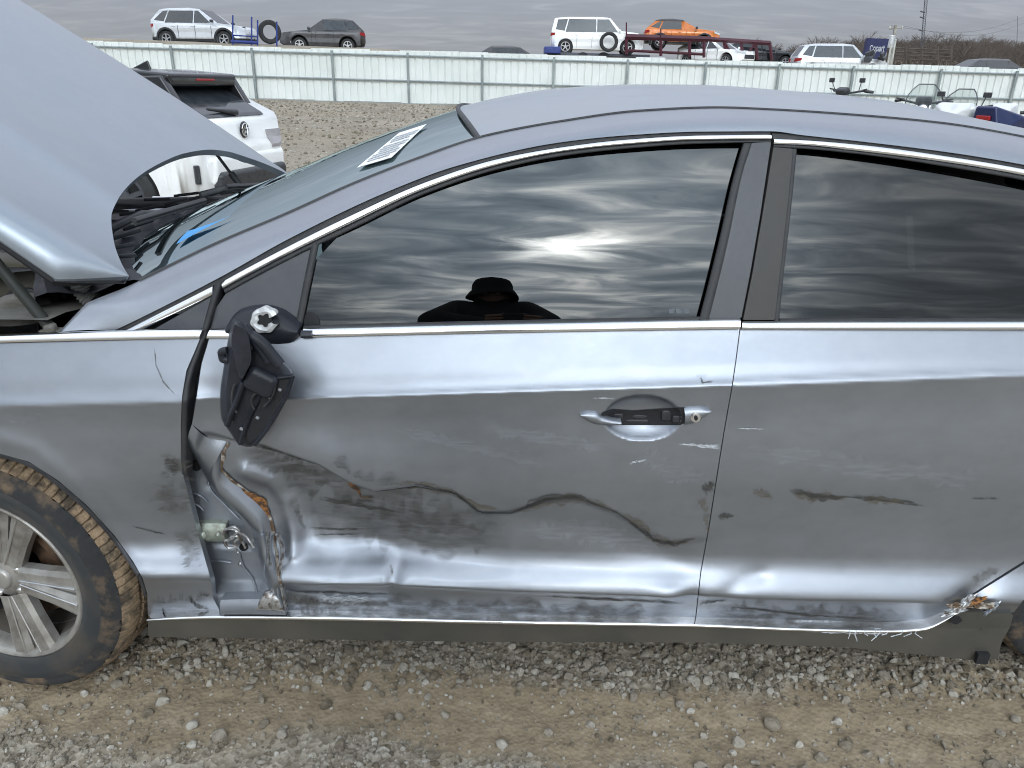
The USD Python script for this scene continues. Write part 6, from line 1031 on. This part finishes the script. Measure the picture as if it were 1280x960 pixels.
for s, n_ in ((-1, 'l'), (1, 'r')):
    J.update({n_ + 'sh': ((PX + s * 0.165, PY + 0.03, 1.585), 0.085), n_ + 'el': ((PX + s * 0.27, PY + 0.17, 1.47), 0.07), n_ + 'wr': ((s * 0.115, PY + 0.30, 1.415), 0.036), n_ + 'hip': ((PX + s * 0.09, PY - 0.01, 0.93), 0.105), n_ + 'kn': ((PX + s * 0.11, PY + 0.03, 0.50), 0.068), n_ + 'an': ((PX + s * 0.12, PY - 0.01, 0.09), 0.045), n_ + 'toe': ((PX + s * 0.14, PY + 0.15, 0.05), 0.045)})
body_m = figure(J, [('pel', 'wa'), ('wa', 'ch'), ('ch', 'nk'), ('nk', 'hb'), ('ch', 'lsh'), ('ch', 'rsh'), ('lsh', 'lel'), ('lel', 'lwr'), ('rsh', 'rel'), ('rel', 'rwr'), ('pel', 'lhip'), ('pel', 'rhip'), ('lhip', 'lkn'), ('lkn', 'lan'), ('lan', 'ltoe'), ('rhip', 'rkn'), ('rkn', 'ran'), ('ran', 'rtoe')], 0.03)
pb = obj('body', body_m, COAT, person, True)
Jt = {k: (v[0], v[1] + 0.012) for k, v in J.items()}
obj('trousers', figure(Jt, [('pel', 'lhip'), ('pel', 'rhip'), ('lhip', 'lkn'), ('lkn', 'lan'), ('rhip', 'rkn'), ('rkn', 'ran')], 0.03), JEAN, pb, True)
obj('jacket', figure({k: (v[0], v[1] + 0.018) for k, v in J.items()}, [('pel', 'wa'), ('wa', 'ch'), ('ch', 'lsh'), ('ch', 'rsh'), ('lsh', 'lel'), ('lel', 'lwr'), ('rsh', 'rel'), ('rel', 'rwr')], 0.03), COAT, pb, True)
hc = np.array([PX, PY + 0.035, 1.715])
hm = trimesh.creation.icosphere(4, 1.0); v = hm.vertices.copy(); q = v * [0.078, 0.098, 0.118]; q[:, 2] -= 0.0; fr = np.clip(v[:, 1], 0, 1)
q[:, 0] *= 1 - 0.22 * np.clip(-v[:, 2], 0, 1) ** 1.5; q[:, 1] += 0.024 * gauss(v[:, 0], v[:, 2], 0, -0.12, 0.16, 0.2) * fr - 0.010 * (gauss(v[:, 0], v[:, 2], 0.4, 0.1, 0.16, 0.12) + gauss(v[:, 0], v[:, 2], -0.4, 0.1, 0.16, 0.12)) * fr + 0.008 * gauss(v[:, 0], v[:, 2], 0, -0.48, 0.3, 0.08) * fr + 0.01 * gauss(v[:, 0], v[:, 2], 0, -0.85, 0.3, 0.14) * fr
hm.vertices = q + hc; hd_ = obj('head', hm, SKIN, pb, True)
for s in (-1, 1): obj('eye', trimesh.creation.icosphere(2, 0.011).apply_translation(hc + [s * 0.031, 0.083, 0.010]), WHITE, hd_, True); obj('ear', trimesh.creation.icosphere(2, 1).apply_scale((0.012, 0.022, 0.034)).apply_translation(hc + [s * 0.078, -0.005, -0.005]), SKIN, hd_, True)
obj('mouth', rbox(hc + [0, 0.094, -0.058], (0.045, 0.012, 0.008), 0.003), mat('lips', (0.35, 0.15, 0.13), 0.5), hd_, True)
an = np.linspace(0, 2 * math.pi, 49)
hat = obj('hat', cat(grid(np.array([[(hc[0] + r_ * math.cos(t), hc[1] + 1.12 * r_ * math.sin(t), hc[2] + z + 0.012 * math.sin(2 * t) * (r_ > 0.12)) for t in an] for r_, z in ((0.001, 0.150), (0.06, 0.147), (0.095, 0.13), (0.106, 0.10), (0.108, 0.05), (0.122, 0.035), (0.138, 0.0), (0.138, -0.008), (0.115, 0.025), (0.095, 0.035))]))), mat('dark_hat', (0.02, 0.019, 0.017), 0.9), pb, 60)
for s, n_ in ((-1, 'l'), (1, 'r')):
    wr_ = np.array(J[n_ + 'wr'][0]); ph = np.array([s * 0.078 + 0.0, -1.492, 1.452]); pal = wr_ * 0.35 + ph * 0.65 + [s * 0.02, -0.02, -0.01]
    JJ = {'w': (wr_, 0.028), 'p': (pal, 0.026)}; bn = [('w', 'p')]
    for k in range(4):
        b_ = pal + [s * 0.006, 0.02, 0.03 - 0.019 * k]; m_ = b_ + [s * 0.004, 0.035, 0.006]; e_ = np.array([ph[0] - s * (0.022 + 0.004 * (k % 2)), ph[1] + 0.018, b_[2] + 0.012]); JJ.update({f'a{k}': (b_, 0.0105), f'b{k}': (m_, 0.0095), f'c{k}': (e_, 0.008)}); bn += [('p', f'a{k}'), (f'a{k}', f'b{k}'), (f'b{k}', f'c{k}')]
    JJ.update({'t0': (pal + [-s * 0.012, 0.0, 0.02], 0.013), 't1': (pal + [-s * 0.03, 0.012, 0.045], 0.0105), 't2': (np.array([ph[0] - s * 0.03, ph[1] - 0.018, 1.49]), 0.009)}); bn += [('p', 't0'), ('t0', 't1'), ('t1', 't2')]
    obj('hand', figure(JJ, bn, 0.004, 6), SKIN, pb, True)
ph_ = thing('phone', 'dark phone held up in front of the face by the person', 'phone'); obj('case', rbox((0.0, -1.492, 1.452), (0.156, 0.010, 0.075), 0.004), BLACKG, ph_, 40); obj('screen', box((0, -1.4975, 1.452), (0.146, 0.002, 0.066)), mats['car_window'], ph_); obj('lens', lathe([(0, -0.001), (0.006, -0.001), (0.007, 0.002)], 16).apply_translation((0.0, -1.484, 1.478)), BLACKG, ph_)
